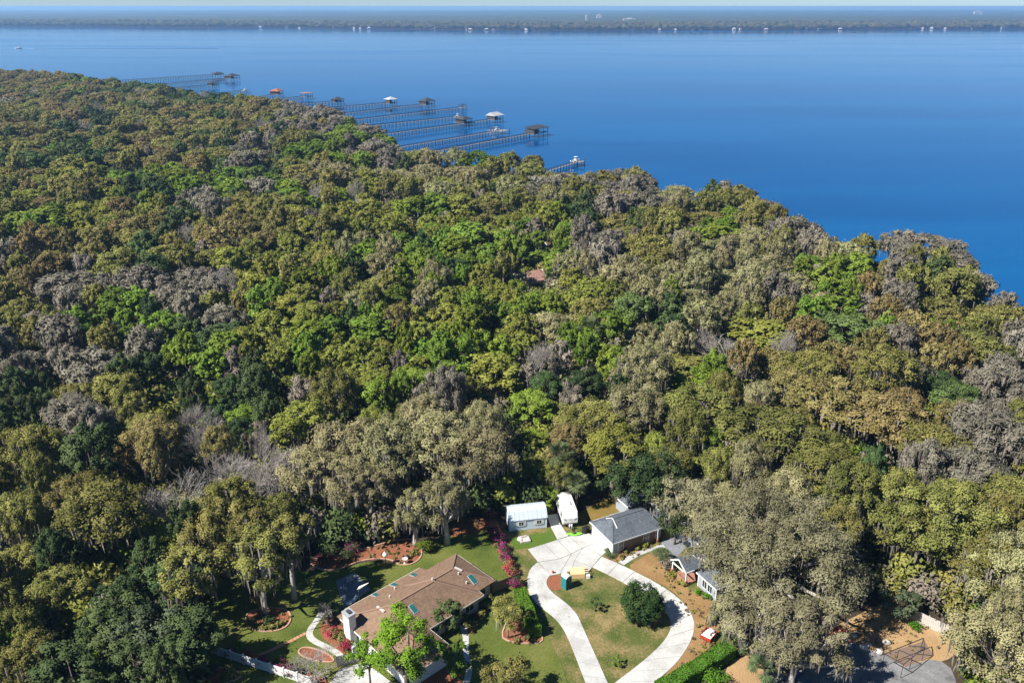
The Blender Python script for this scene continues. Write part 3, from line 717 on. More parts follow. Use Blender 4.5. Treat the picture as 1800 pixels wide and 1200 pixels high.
# ------------------------------------------------------------------ fences
def board_fence(name, label, pts, h, m, bw=.2, cap=False, z=0.0):
    """posts and separate boards along a line of ground points"""
    p = np.array(pts, float)
    o = thing(name, label, 'fence', (p[0][0], p[0][1], 0))
    board_me = {}
    for a, b in zip(p[:-1], p[1:]):
        L_ = np.linalg.norm(b - a); n = max(1, int(L_ / bw)); ang = math.atan2(*(b - a)[::-1]); w = L_ / n
        key = round(w, 3)
        if key not in board_me: board_me[key] = MB().box(.008, w - .008, -.015, .015, .06, h).mesh('board', m)
        for i in range(n):
            q = a + (b - a) * (i / n) - p[0]
            c = link('board', board_me[key], o, (q[0], q[1], random.uniform(-.02, .02))); c.rotation_euler = (0, 0, ang)
        d = (b - a) / L_; nr = np.array([d[1], -d[0]]) * .05
        for zz in (.35, h - .3):
            A, Bq = a - p[0] - nr, b - p[0] - nr
            MB().bar((A[0], A[1], zz), (Bq[0], Bq[1], zz), .05, .1).build('rail', m, o)
        k = max(1, int(L_ / 2.4))
        for i in range(k + 1):
            q = a + (b - a) * (i / k) - p[0] - nr * 2
            MB().box(q[0] - .06, q[0] + .06, q[1] - .06, q[1] + .06, 0, h + .08).build('post', m, o)
    return o
random.seed(4)
board_fence('board_fence', 'grey brown board fence between the garden path and the pale drive', [G(592, 1172)[:2], G(640, 1161)[:2]], 1.8, M['wood_grey'])
board_fence('board_fence', 'brown board fence running off the house corner towards the pink bushes', [G(866, 1042)[:2], G(914, 1023)[:2]], 1.75, M['wood_brown'])
board_fence('board_fence', 'pale grey board fence at the edge of the tan yard', [G(1598, 1087)[:2], G(1694, 1133)[:2]], 1.9, M['stone'], .25)
# white picket/panel fence at the lower edge of the garden
p = [G(318, 1130)[:2], G(548, 1206)[:2]]
wf = thing('white_fence', 'long white panel fence with square posts below the pink bushes', 'fence', (p[0][0], p[0][1], 0))
a, b = np.array(p[0]), np.array(p[1]); L_ = np.linalg.norm(b - a); nn = 10; ang = math.atan2(*(b - a)[::-1])
pan = MB().box(.09, L_ / nn - .09, -.03, .03, .12, 1.42).mesh('panel', M['white'])
pst = MB().box(-.09, .09, -.09, .09, 0, 1.6).mesh('post', M['white'])
rl = MB().box(.09, L_ / nn - .09, -.05, .05, 1.42, 1.5).mesh('top_rail', M['white'])
for i in range(nn + 1):
    q = (b - a) * (i / nn)
    for nm, me in (('post', pst),) + ((('panel', pan), ('top_rail', rl)) if i < nn else ()):
        c = link(nm, me, wf, (q[0], q[1], 0)); c.rotation_euler = (0, 0, ang)
    if i <= nn:
        cpo = MB().box(-.12, .12, -.12, .12, 1.6, 1.68).build('post_cap', M['white'], wf); cpo.location = (q[0], q[1], 0); cpo.rotation_euler = (0, 0, ang)

# ------------------------------------------------------------------ white travel trailer
rv = thing('travel_trailer', 'white travel trailer parked under the palm beside the blue shed', 'trailer', (9.65, 115.0, 0), math.radians(8))
prof = [(0.35, .62), (.0, 1.1), (.02, 1.9), (.35, 2.85), (.6, 3.0), (6.3, 3.0), (6.45, 2.9), (6.5, .62)]
mb = MB(); n = len(prof)
mb.add([(-1.2, y, z) for y, z in prof] + [(1.2, y, z) for y, z in prof], [tuple(range(n)), tuple(range(2 * n - 1, n - 1, -1))] + [(i, n + i, n + (i + 1) % n, (i + 1) % n) for i in range(n)])
mb.build('body', M['white'], rv)
MB().box(-1.14, 1.14, .7, 6.2, 3.0, 3.03).build('roof_membrane', M['white'], rv)
MB().box(-.45, .45, 2.2, 3.3, 3.03, 3.3).build('air_conditioner', M['white'], rv)
for y in (1.2, 4.6): MB().box(-.25, .25, y, y + .5, 3.03, 3.16).build('roof_vent', M['cream'], rv)
for z0 in (3.04,):
    for x, y0, y1 in ((-.95, .75, 2.0), (.95, .75, 2.0)): MB().bar((x, y0, z0 + .04), (x, y1, z0 + .04), .06, .06).build('roof_rail', M['grey_metal'], rv)
MB().tube([(-1.26, 1.0, 2.8), (-1.26, 5.2, 2.8)], .08, 8).build('awning_roll', M['grey_metal'], rv)
for y, w in ((1.6, .8), (4.2, 1.1)):
    window(rv, -1.2, y, 1.5, w, .7, 'x-', 'grey_metal', panes=1, proud=.04)
    window(rv, 1.2, y, 1.5, w, .7, 'x+', 'grey_metal', panes=1, proud=.04)
dr = MB().box(-1.24, -1.2, 2.7, 3.4, .8, 2.6).build('door', M['white'], rv); MB().box(-1.27, -1.24, 2.78, 2.85, 1.6, 1.75).build('handle', M['dark'], dr)
for sx in (-1, 1):   # dark swoosh decals on the front cap and the sides
    MB().add([(sx * .62, .012, 1.62), (sx * 1.05, .012, 1.98), (sx * 1.05, .012, 1.8), (sx * .72, .012, 1.5)], [(0, 1, 2, 3)] if sx > 0 else [(3, 2, 1, 0)]).build('decal', M['dark'], rv).location = (0, -.02, 0)
    MB().box(sx * 1.2, sx * 1.215, .6, 6.0, 1.05, 1.2).build('side_stripe', M['grey_metal'], rv)
MB().box(-.28, .28, -.02, .0, 1.66, 1.76).build('emblem', M['grey_metal'], rv)
for sx in (-1.22, 1.02):
    for y in (3.5, 4.35):
        w_ = MB()
        w_.tube([(sx, y, .34), (sx + .2, y, .34)], .34, 14); wo_ = w_.build('wheel', M['black'], rv)
        MB().tube([(sx - .01, y, .34), (sx + .21, y, .34)], .18, 10).build('rim', M['grey_metal'], wo_)
MB().bar((-.5, .6, .5), (0, -1.1, .5), .09, .12).build('tongue', M['dark'], rv); MB().bar((.5, .6, .5), (0, -1.1, .5), .09, .12).build('tongue', M['dark'], rv)
for sx in (-.17, .17): MB().lathe([(.13, 0), (.15, .06), (.15, .42), (.06, .5)], 10, (sx, -.35, .56)).build('gas_bottle', M['white'], rv)
MB().tube([(0, -.95, 0), (0, -.95, .8)], .05, 8).build('jack', M['grey_metal'], rv)

# ------------------------------------------------------------------ portable toilet, crate, kayak, bins and other yard things
pt_ = thing('portable_toilet', 'teal portable toilet with white domed roof on the island lawn', 'toilet', (7.96, 99.28, .02), math.radians(39))
MB().box(.03, 1.07, .03, 1.03, .12, 2.05).build('cabin', M['teal'], pt_)
MB().box(0, 1.1, 0, 1.06, 0, .12).build('skid_base', M['teal'], pt_)
for x, y in ((.03, .03), (1.07, .03), (.03, 1.03), (1.07, 1.03)): MB().box(x - .05, x + .05, y - .05, y + .05, .12, 2.08).build('corner_post', M['teal'], pt_)
d_ = MB().box(.12, .98, -.01, .03, .16, 1.98).build('door', M['navy'], pt_); MB().box(.82, .9, -.05, -.01, 1.05, 1.2).build('handle', M['grey_metal'], d_)
MB().box(.4, .7, -.02, -.011, 1.62, 1.72).build('vent_slot', M['grey_metal'], d_)
mb = MB(); K = 9
arc = [(-.04 + 1.18 * i / (K - 1), 2.06 + .32 * math.sin(PI * i / (K - 1)) ** .8) for i in range(K)]
mb.extrude_xz(arc, -.05, 1.11); mb.build('roof', M['white'], pt_)
MB().tube([(.9, .9, 2.1), (.9, .9, 2.65)], .05, 8).build('vent_pipe', M['white'], pt_)
for i in range(4): MB().box(.0 + -.0, .03, .16 + i * .23, .30 + i * .23, .3, 1.9).build('side_rib', M['teal'], pt_)

cr_ = thing('plywood_crate', 'low plywood crate beside the teal toilet at the pad edge', 'crate', (8.95, 101.95, .05), math.radians(3))
MB().box(0, 2.0, 0, .05, 0, .75).build('side_panel', M['plywood'], cr_); MB().box(0, 2.7, 1.45, 1.5, 0, .75).build('side_panel', M['plywood'], cr_)
MB().box(0, .05, .05, 1.45, 0, .75).build('end_panel', M['plywood'], cr_); MB().box(2.0, 2.05, 0, 1.45, 0, .75).build('end_panel', M['plywood'], cr_)
for i in range(5): MB().box(-.05, 2.1, .0 + i * .3, .27 + i * .3, .76, .79).build('lid_board', M['plywood'], cr_)
for i, (y, l) in enumerate(((.25, 2.6), (.62, 2.9), (1.02, 2.7), (1.3, 2.95))):
    o = MB().box(0, l, 0, .14, 0, .06).build('lumber', M['lumber'], None, (8.95 - .1 * i, 102.0 + y, .845 + .0 * i)); o.rotation_euler = (0, 0, math.radians(2 + 2 * i))
    tag(o, ('pale plank lying on the plywood crate, %s from its front edge' % ordw(i + 1)), 'plank', 'planks on the plywood crate')
bx_ = MB().box(0, .62, 0, .6, 0, .55).build('white_box', M['white'], None, (11.15, 102.0, .02)); tag(bx_, 'white box standing against the plywood crate', 'box')
bk = MB().lathe([(.13, 0), (.17, .34), (.18, .35)], 12).build('bucket', M['red'], None, tuple(G(972, 1007)[:2]) + (.06,)); tag(bk, 'small red bucket on the white drive by the bare soil', 'bucket')

ky = thing('kayak', 'lime green kayak lying on the concrete by the garage', 'kayak', tuple(G(1009, 940)[:2]) + (.06,), math.radians(4))
sec = []; K = 13
for i in range(K):
    t = i / (K - 1) * 2 - 1; w = .36 * (1 - abs(t) ** 2.4) + .015; sh_ = .12 * t * t
    sec.append([(t * 1.35, w * math.cos(a), .16 + sh_ + (.15 if math.sin(a) > 0 else .16) * math.sin(a) * (1 - abs(t) ** 3 * .8)) for a in [2 * PI * k / 10 for k in range(10)]])
mb = MB(); mb.add([p for s_ in sec for p in s_], [(i * 10 + k, i * 10 + (k + 1) % 10, (i + 1) * 10 + (k + 1) % 10, (i + 1) * 10 + k) for i in range(K - 1) for k in range(10)] + [tuple(range(10)), tuple(range((K - 1) * 10 + 9, (K - 1) * 10 - 1, -1))])
mb.build('hull', M['lime'], ky, smooth=True)
MB().lathe([(.24, 0), (.27, .03), (.20, .035)], 14, (.05, 0, .29)).build('cockpit_rim', M['black'], ky).scale = (1.5, 1, 1)
MB().box(-.25, .1, -.15, .15, .3, .36).build('seat', M['dark'], ky)

def wheelie_bin(p, label, ang):
    t = thing('wheelie_bin', label, 'bin', (p[0], p[1], .055), ang, 'black bins by the garage')
    MB().add([(-.24, -.24, .08), (.24, -.24, .08), (.24, .28, .08), (-.24, .28, .08), (-.3, -.34, 1.0), (.3, -.34, 1.0), (.3, .34, 1.0), (-.3, .34, 1.0)], [(3, 2, 1, 0), (4, 5, 6, 7), (0, 1, 5, 4), (1, 2, 6, 5), (2, 3, 7, 6), (3, 0, 4, 7)]).build('body', M['black'], t)
    MB().box(-.32, .32, -.38, .36, 1.0, 1.07).build('lid', M['black'], t); MB().bar((-.28, .4, .98), (.28, .4, .98), .05).build('handle', M['black'], t)
    for sx in (-.27, .27): MB().tube([(sx - .03, .3, .12), (sx + .03, .3, .12)], .12, 10).build('wheel', M['black'], t)
wheelie_bin(G(1027, 937), 'black wheeled bin next to the kayak by the garage corner', .6)
wheelie_bin(G(1032, 935), 'black wheeled bin tucked against the garage wall', .9)

fp = thing('fire_pit', 'square pale stone fire pit on the small green lawn', 'fire pit', tuple(G(922, 949)[:2]) + (.02,), math.radians(15))
for i in range(4):
    for s in range(4):
        a = s * PI / 2; u = -.62 + i * .41
        c = MB().box(-.19, .19, -.12, .12, 0, .3).build('stone', M['stone'], fp, (u * math.cos(a) - .72 * math.sin(a), u * math.sin(a) + .72 * math.cos(a), .01 * ((i + s) % 3))); c.rotation_euler = (0, 0, a)
MB().box(-.58, .58, -.58, .58, 0, .1).build('ash_bed', M['stone'], fp)

def lump(name, m, r, loc, label, cat, group=None, seed=1, sq=(1, 1, .6), parent=None):
    rn = np.random.RandomState(seed)
    bm = bmesh.new(); bmesh.ops.create_icosphere(bm, subdivisions=3, radius=1)
    ph = rn.rand(4, 3) * 6; am = rn.rand(4) * .16
    for v in bm.verts:
        k = 1 + sum(am[i] * math.sin(3.1 * v.co.x * (1 + .4 * i) + ph[i, 0]) * math.cos(2.7 * v.co.y * (1 + .3 * i) + ph[i, 1] + v.co.z * 2) for i in range(4))
        v.co *= k; v.co.x *= r * sq[0]; v.co.y *= r * sq[1]; v.co.z = max(v.co.z * r * sq[2], -.3 * r * sq[2])
    me = bpy.data.meshes.new(name); bm.to_mesh(me); bm.free(); me.materials.append(m)
    me.polygons.foreach_set('use_smooth', [True] * len(me.polygons))
    o = link(name, me, parent, (loc[0], loc[1], loc[2] + .3 * r * sq[2]))
    if parent is None: tag(o, label, cat, group)
    return o
lump('white_sack', M['white'], .45, tuple(G(914, 948)[:2]) + (.02,), 'white sack slumped beside the stone fire pit', 'sack', seed=3)

# white lantern, bird bath, black urn in the back mulch bed
ln = thing('garden_lantern', 'white round-headed lantern post at the edge of the red mulch bed', 'lamp', tuple(G(678, 992)[:2]) + (.02,))
MB().tube([(0, 0, 0), (0, 0, 1.5)], .06, 8).build('post', M['dark'], ln); MB().lathe([(.08, 1.5), (.36, 1.66), (.40, 1.9), (.3, 2.12), (.08, 2.24)], 14).build('lantern_head', M['white'], ln); MB().lathe([(.3, 2.12), (.04, 2.4)], 10).build('finial', M['white'], ln)
bb = thing('bird_bath', 'pale stone bird bath in the rounded red mulch bed', 'bird bath', tuple(G(712, 990)[:2]) + (.03,))
MB().lathe([(.26, 0), (.2, .08), (.1, .2), (.09, .6), (.16, .72)], 12).build('pedestal', M['stone'], bb); MB().lathe([(.12, .7), (.42, .8), (.48, .9), (.42, .88), (.1, .82)], 16).build('bowl', M['stone'], bb)
ur = MB().lathe([(.18, 0), (.3, .25), (.32, .45), (.2, .6), (.24, .66)], 14).build('urn', M['black'], None, tuple(G(717, 982)[:2]) + (.03,)); tag(ur, 'black garden urn behind the stone bird bath', 'urn')
# air conditioner by the house wall, lounge chair and white pole on the patio
ac = thing('air_conditioner', 'pale blue air conditioner unit by the white house wall', 'air conditioner', tuple(G(622, 1142)[:2]) + (.02,), A_ANG)
MB().box(-.45, .45, -.45, .45, .06, .95).build('cabinet', M['pale_blue'], ac); MB().lathe([(.36, .95), (.38, .99), (.05, 1.0)], 14).build('fan_grille', M['grey_metal'], ac); MB().box(-.5, .5, -.5, .5, 0, .06).build('base_pad', M['stone'], ac)
for i in range(5): MB().box(-.46, .46, -.47, -.45, .18 + i * .14, .24 + i * .14).build('louver', M['grey_metal'], ac)
lo = thing('sun_lounger', 'white sun lounger on the shaded patio beside the roof edge', 'lounger', tuple(G(619, 1060)[:2]) + (.06,), A_ANG + .1)
MB().box(-.9, .4, -.32, .32, .3, .38).build('seat', M['white'], lo); MB().bar((.4, 0, .34), (1.0, 0, .85), .62, .07).build('backrest', M['white'], lo)
for x in (-.8, .35):
    for y in (-.27, .27): MB().bar((x, y, 0), (x, y, .3), .05).build('leg', M['white'], lo)
po = thing('patio_umbrella', 'closed white umbrella tilted over the patio by the roof edge', 'umbrella', tuple(G(632, 1058)[:2]) + (.06,), A_ANG - .3)
MB().tube([(0, 0, 0), (0, 0, 2.4), (1.5, -.2, 3.0)], .045, 8).build('pole', M['white'], po); MB().tube([(-.2, .0, 2.3), (.2, -.03, 2.5), (1.4, -.2, 2.98)], [.05, .22, .06], 8).build('folded_canopy', M['white'], po); MB().lathe([(.3, 0), (.28, .08), (.06, .12)], 12).build('base', M['dark'], po)
for i, (px, py) in enumerate(((612, 1025), (618, 1022), (607, 1038))):
    c = thing('patio_chair', ('pale metal chair on the slate patio, ' + ('nearest the mulch bed', 'nearest the lawn corner', 'nearest the house')[i]), 'chair', tuple(G(px, py)[:2]) + (.06,), .7 * i, 'patio chairs')
    MB().box(-.25, .25, -.25, .25, .4, .45).build('seat', M['grey_metal'], c); MB().box(-.25, .25, .22, .26, .45, .95).build('backrest', M['grey_metal'], c)
    for x in (-.22, .22):
        for y in (-.22, .22): MB().bar((x, y, 0), (x, y, .4), .04).build('leg', M['grey_metal'], c)

# small red trailer with white sacks
t0 = np.array(G(1230, 1124)[:2]); t1 = np.array(G(1250, 1130)[:2]); ta = math.atan2(*(t1 - t0)[::-1])
rt = thing('cart', 'small red garden cart parked on the pine straw by the drive', 'cart', (t0[0], t0[1], .02), ta - .25)
MB().box(0, 1.5, 0, 1.9, .42, .5).build('bed', M['red'], rt)
for nm, bxx in (('tailgate', (0, 1.5, -.05, 0, .42, .95)), ('side_board', (-.05, 0, 0, 1.9, .42, .95)), ('side_board', (1.5, 1.55, 0, 1.9, .42, .95)), ('front_board', (0, 1.5, 1.9, 1.95, .42, .95))): MB().box(*bxx).build(nm, M['red'], rt)
for x in (-.18, 1.56):
    w_ = MB().tube([(x, .9, .32), (x + .14, .9, .32)], .32, 14).build('wheel', M['black'], rt); MB().tube([(x - .01, .9, .32), (x + .15, .9, .32)], .14, 10).build('rim', M['grey_metal'], w_)
MB().bar((.75, -.05, .4), (.75, -1.0, .3), .08).build('drawbar', M['red'], rt)
for i, (x, y, z) in enumerate(((.4, .6, .5), (1.05, .55, .5), (.5, 1.3, .5), (1.1, 1.35, .5), (.75, .95, .85), (.85, 1.5, .9))):
    w = t0 + np.array([x * math.cos(ta - .25) - y * math.sin(ta - .25), x * math.sin(ta - .25) + y * math.cos(ta - .25)])
    lump('white_sack', M['white'], .55, (w[0], w[1], z), 'white sack heaped in the red cart, ' + ('at its tail left', 'at its tail right', 'at its front left', 'at its front right', 'on top in the middle', 'on top towards the oak')[i], 'sack', 'white sacks in the red cart', 20 + i, (1, .8, .6))

# red tarp, boulders, bucket, car, canopy and pool frame at the lower right
lump('tarp_heap', M['red_tarp'], 1.15, tuple(G(1478, 1118)[:2]) + (.0,), 'bright red tarp draped over a low heap under the oak edge', 'tarp', None, 8, (1.1, .9, .75))
lump('tarp_heap', M['red_tarp'], .5, tuple(G(1490, 1126)[:2]) + (.0,), 'small folded end of bright red tarp beside the heap', 'tarp', None, 9, (1.3, .7, .5))
for i, (px, py, r) in enumerate(((1500, 1118, .55), (1518, 1138, .6), (1527, 1134, .45), (1545, 1146, .6), (1558, 1130, .55), (1508, 1112, .4))):
    lump('boulder', M['stone'], r, tuple(G(px, py)[:2]) + (.0,), ('pale boulder right beside the red tarp', 'pale boulder at the grey drive edge, below the tan yard', 'smaller pale boulder against the drive edge', 'pale boulder nearest the dark pool frame', 'pale boulder on the tan yard', 'smallest pale stone behind the red tarp')[i], 'boulder', 'boulders by the red tarp', 40 + i, (1, .8, .7))
bk = MB().lathe([(.15, 0), (.19, .4), (.2, .42)], 12).build('bucket', M['white'], None, tuple(G(1494, 1135)[:2]) + (.03,)); tag(bk, 'white bucket standing on the grey drive by the red tarp', 'bucket')

pc = thing('pool_cage', 'dark metal screen frame standing over the end of the grey drive', 'frame', (51.5, 84.6, 0))
def pcz(px, py, z): return Vector(G(px, py, z)) - Vector((51.5, 84.6, 0))
zz = 2.3
c_ = {k: pcz(1400 + x / 6, 1050 + y / 6, zz) for k, (x, y) in dict(a=(930, 590), b=(1340, 425), c=(1130, 700), d=(1080, 548), e=(1225, 610), f=(1355, 520), g=(1180, 505), h=(1340, 520), i=(1290, 455)).items()}
for k0, k1 in (('a', 'b'), ('a', 'c'), ('d', 'e'), ('c', 'f'), ('g', 'h'), ('b', 'f')): MB().bar(c_[k0], c_[k1], .09, .09).build('beam', M['dark'], pc)
for k0 in ('a', 'b', 'c', 'f', 'd', 'e'): MB().bar((c_[k0].x, c_[k0].y, 0), (c_[k0].x, c_[k0].y, zz), .06).build('post', M['dark'], pc)
sheet('pool_deck', [tuple(G(x, y)[:2]) for x, y in ((1552, 1150), (1625, 1126), (1640, 1150), (1592, 1172))], .036, M['brown_wall'])

cv = thing('parked_car', 'dark blue car parked in shade on the grey drive', 'car', tuple(G(1398, 1200)[:2]) + (.03,), math.radians(128))
M['car'] = plain('blue car paint', (.02, .05, .14), .3, .2, .6, var=.03)
mb = MB(); pr = [(-2.2, .35), (-2.25, .7), (-1.3, .92), (1.6, .95), (2.15, .85), (2.2, .4), (2.0, .3), (-2.0, .3)]
mb.add([(x, -.88, z) for x, z in pr] + [(x, .88, z) for x, z in pr], [tuple(range(8)), tuple(range(15, 7, -1))] + [(i, 8 + i, 8 + (i + 1) % 8, (i + 1) % 8) for i in range(8)]); mb.build('body', M['car'], cv)
MB().add([(-1.3, -.82, .92), (1.6, -.82, .95), (1.6, .82, .95), (-1.3, .82, .92), (-.5, -.66, 1.42), (1.0, -.66, 1.42), (1.0, .66, 1.42), (-.5, .66, 1.42)], [(0, 1, 5, 4), (1, 2, 6, 5), (2, 3, 7, 6), (3, 0, 4, 7)]).build('window', M['glass'], cv)
MB().box(-.52, 1.02, -.68, .68, 1.4, 1.46).build('roof', M['car'], cv)
for x in (-1.4, 1.35):
    for y in (-.9, .7):
        w_ = MB().tube([(x, y, .33), (x, y + .2, .33)], .33, 14).build('wheel', M['black'], cv); MB().tube([(x, y - .01, .33), (x, y + .21, .33)], .17, 10).build('rim', M['grey_metal'], w_)
for y in (-.6, .6):
    MB().box(-2.27, -2.2, y - .18, y + .18, .6, .72).build('headlight', M['white'], cv); MB().box(2.16, 2.22, y - .18, y + .18, .66, .8).build('tail_light', M['red'], cv)

cn = thing('carport_canopy', 'white canopy roof showing between the trees behind the garage house', 'canopy', tuple(G(1111, 852)[:2]) + (0,), math.radians(-30))
for s in (-1, 1):
    MB().add([(-2.6, 0, 3.2), (2.6, 0, 3.2), (2.6, s * 1.7, 2.55), (-2.6, s * 1.7, 2.55), (-2.6, 0, 3.14), (2.6, 0, 3.14), (2.6, s * 1.7, 2.49), (-2.6, s * 1.7, 2.49)], [(0, 1, 2, 3), (7, 6, 5, 4), (0, 4, 5, 1), (1, 5, 6, 2), (2, 6, 7, 3), (3, 7, 4, 0)]).build('roof', M['white'], cn)
    for x in (-2.5, 0, 2.5): MB().bar((x, s * 1.65, 0), (x, s * 1.65, 2.5), .07).build('post', M['white'], cn)

# ------------------------------------------------------------------ houses hidden in the wood
def wood_house(px, py, ang, lx, ly, roof, wall, label, h=2.7):
    p = G(px, py)
    t = thing('house', label, 'house', (p[0], p[1], 0), ang)
    mb = MB(); r = ly / 2 * .5; e = .5
    mb.add([(-e, -e, h), (lx + e, -e, h), (lx + e, ly + e, h), (-e, ly + e, h), (-e, ly / 2, h + r), (lx + e, ly / 2, h + r)], [(0, 1, 5, 4), (2, 3, 4, 5), (0, 4, 3), (1, 2, 5), (3, 2, 1, 0)])
    mb.build('roof', roof, t)
    MB().add([(0, 0, 0), (lx, 0, 0), (lx, ly, 0), (0, ly, 0), (0, 0, h), (lx, 0, h), (lx, ly, h), (0, ly, h), (0, ly / 2, h + r - .1), (lx, ly / 2, h + r - .1)], [(0, 1, 5, 4), (2, 3, 7, 6), (3, 0, 4, 8, 7), (1, 2, 6, 9, 5), (3, 2, 1, 0)]).build('wall', wall, t)
    MB().bar((-e, -e, h), (-e, ly / 2, h + r), .12, .22).build('rake_board', M['white'], t)
    for i in range(3): window(t, lx * (.2 + .3 * i), 0, .9, 1.2, 1.2, 'y-')
    window(t, 0, ly * .5, .9, 1.0, 1.2, 'x-')
    MB().bar((lx * .42, -e, h + .08), (lx * .42, ly / 2, h + r + .08), .22, .12).build('roof_batten', M['cream'], t)
    return t
wood_house(933, 513, math.radians(22), 13, 8, M['roof_pink'], M['cream'], 'cream house with a faded red roof half hidden in the middle of the wood', 3.4)
wood_house(962, 443, math.radians(25), 12, 7, M['roof_brown'], M['beige'], 'brown-roofed house glimpsed behind the bright green trees in the wood')
wood_house(458, 290, math.radians(15), 14, 8, M['roof_grey'], M['white'], 'white house glimpsed deep in the wood near the river docks')

# ------------------------------------------------------------------ docks, boathouses and boats
def make_boat(name, label, loc, ang, l=6.0, hull='white', group=None):
    t = thing(name, label, 'boat', loc, ang, group)
    K = 9; sec = []
    for i in range(K):
        u = i / (K - 1); w = .2 * l * (1 - max(0, (u - .45) / .55) ** 2.2) + .02; z = .1 * l * (.75 + .35 * u)
        sec.append([(-l / 2 + u * l, -w, z), (-l / 2 + u * l, -w * .75, 0.05 * l * max(0, u - .6)), (-l / 2 + u * l, 0, -.04 * l + .09 * l * max(0, u - .6)), (-l / 2 + u * l, w * .75, .05 * l * max(0, u - .6)), (-l / 2 + u * l, w, z)])
    mb = MB(); mb.add([p for s in sec for p in s], [(i * 5 + k, (i + 1) * 5 + k, (i + 1) * 5 + k + 1, i * 5 + k + 1) for i in range(K - 1) for k in range(4)] + [(i * 5 + 4, (i + 1) * 5 + 4, (i + 1) * 5, i * 5) for i in range(K - 1)] + [(0, 1, 2, 3, 4)])
    mb.build('hull', M[hull], t)
    MB().box(-.12 * l, .1 * l, -.09 * l, .09 * l, .08 * l, .17 * l).build('console', M['white'], t)
    MB().box(-.16 * l, .14 * l, -.12 * l, .12 * l, .33 * l, .345 * l).build('canopy', M['white'], t)
    for x in (-.13, .11):
        for y in (-.1, .1): MB().bar((x * l, y * l, .1 * l), (x * l, y * l, .33 * l), .05).build('canopy_post', M['grey_metal'], t)
    MB().box(-.55 * l, -.49 * l, -.04 * l, .04 * l, .0, .16 * l).build('outboard_motor', M['dark'], t)
    return t

DOCKS = [  # start px, end px, label, roof (along, kind, roof material, length, width), boat
    ((225, 142), (375, 132.5), 'farthest long dock with a low dark shelter at its end', ('dark_roof', 'hip', 12, 8, 1.6), 0),
    ((310, 147.5), (400, 139), 'far dock ending in the tall dark-roofed boathouse', ('dark_roof', 'hip', 14, 11, 3.4), 1),
    ((318, 155), (368, 151), 'short far dock with a small dark shelter above the treetops', ('dark_roof', 'hip', 9, 8, 3.0), 0),
    ((380, 165.5), (425, 161), 'far dock with an open white boat lift', (None, '', 8, 6, 2.4), 1),
    ((430, 177), (482, 167), 'dock ending in the rust red hip-roofed boathouse', ('orange_roof', 'hip', 10, 9, 3.8), 0),
    ((445, 180), (532, 171), 'dock with an open posted boathouse and reddish flat roof', ('roof_pink', 'flat', 9, 8, 3.8), 0),
    ((480, 187.5), (585, 180), 'dock ending in a low dark boathouse with a white boat', ('dark_roof', 'hip', 9, 8, 2.6), 1),
    ((590, 190), (680, 182.5), 'dock ending in the white pyramid-roofed boathouse', ('white', 'hip', 8, 8, 4.2), 0),
    ((610, 200), (742, 185), 'dock ending in the wide dark-roofed boathouse over a white boat', ('dark_roof', 'hip', 11, 9, 3.8), 1),
    ((625, 212), (808, 190.5), 'long dock ending in a bare open timber frame', (None, 'frame', 6, 5, 3.2), 0),
    ((655, 222), (805, 206.5), 'dock that ends without a roof beside a white boat on a lift', (None, '', 4, 4, 0), 2),
    ((672, 238), (862, 211.5), 'dock passing one boathouse and ending in the white gable-roofed one', ('white', 'gable', 10, 8, 3.8), 1),
    ((690, 262), (876, 231), 'long dock ending in an open deck with a small white boat', (None, '', 8, 7, 0), 2),
    ((765, 267), (930, 236.5), 'nearest long dock ending in the long brown-roofed boathouse', ('dark_roof', 'shed', 16, 8, 3.9), 1),
    ((955, 304), (1014, 285.5), 'dock rising from behind the mossy shore trees, closest to the camera', (None, '', 5, 5, 0), 0),
]
M['far_roof'] = plain('white metal roof', (.38, .39, .40), .5)
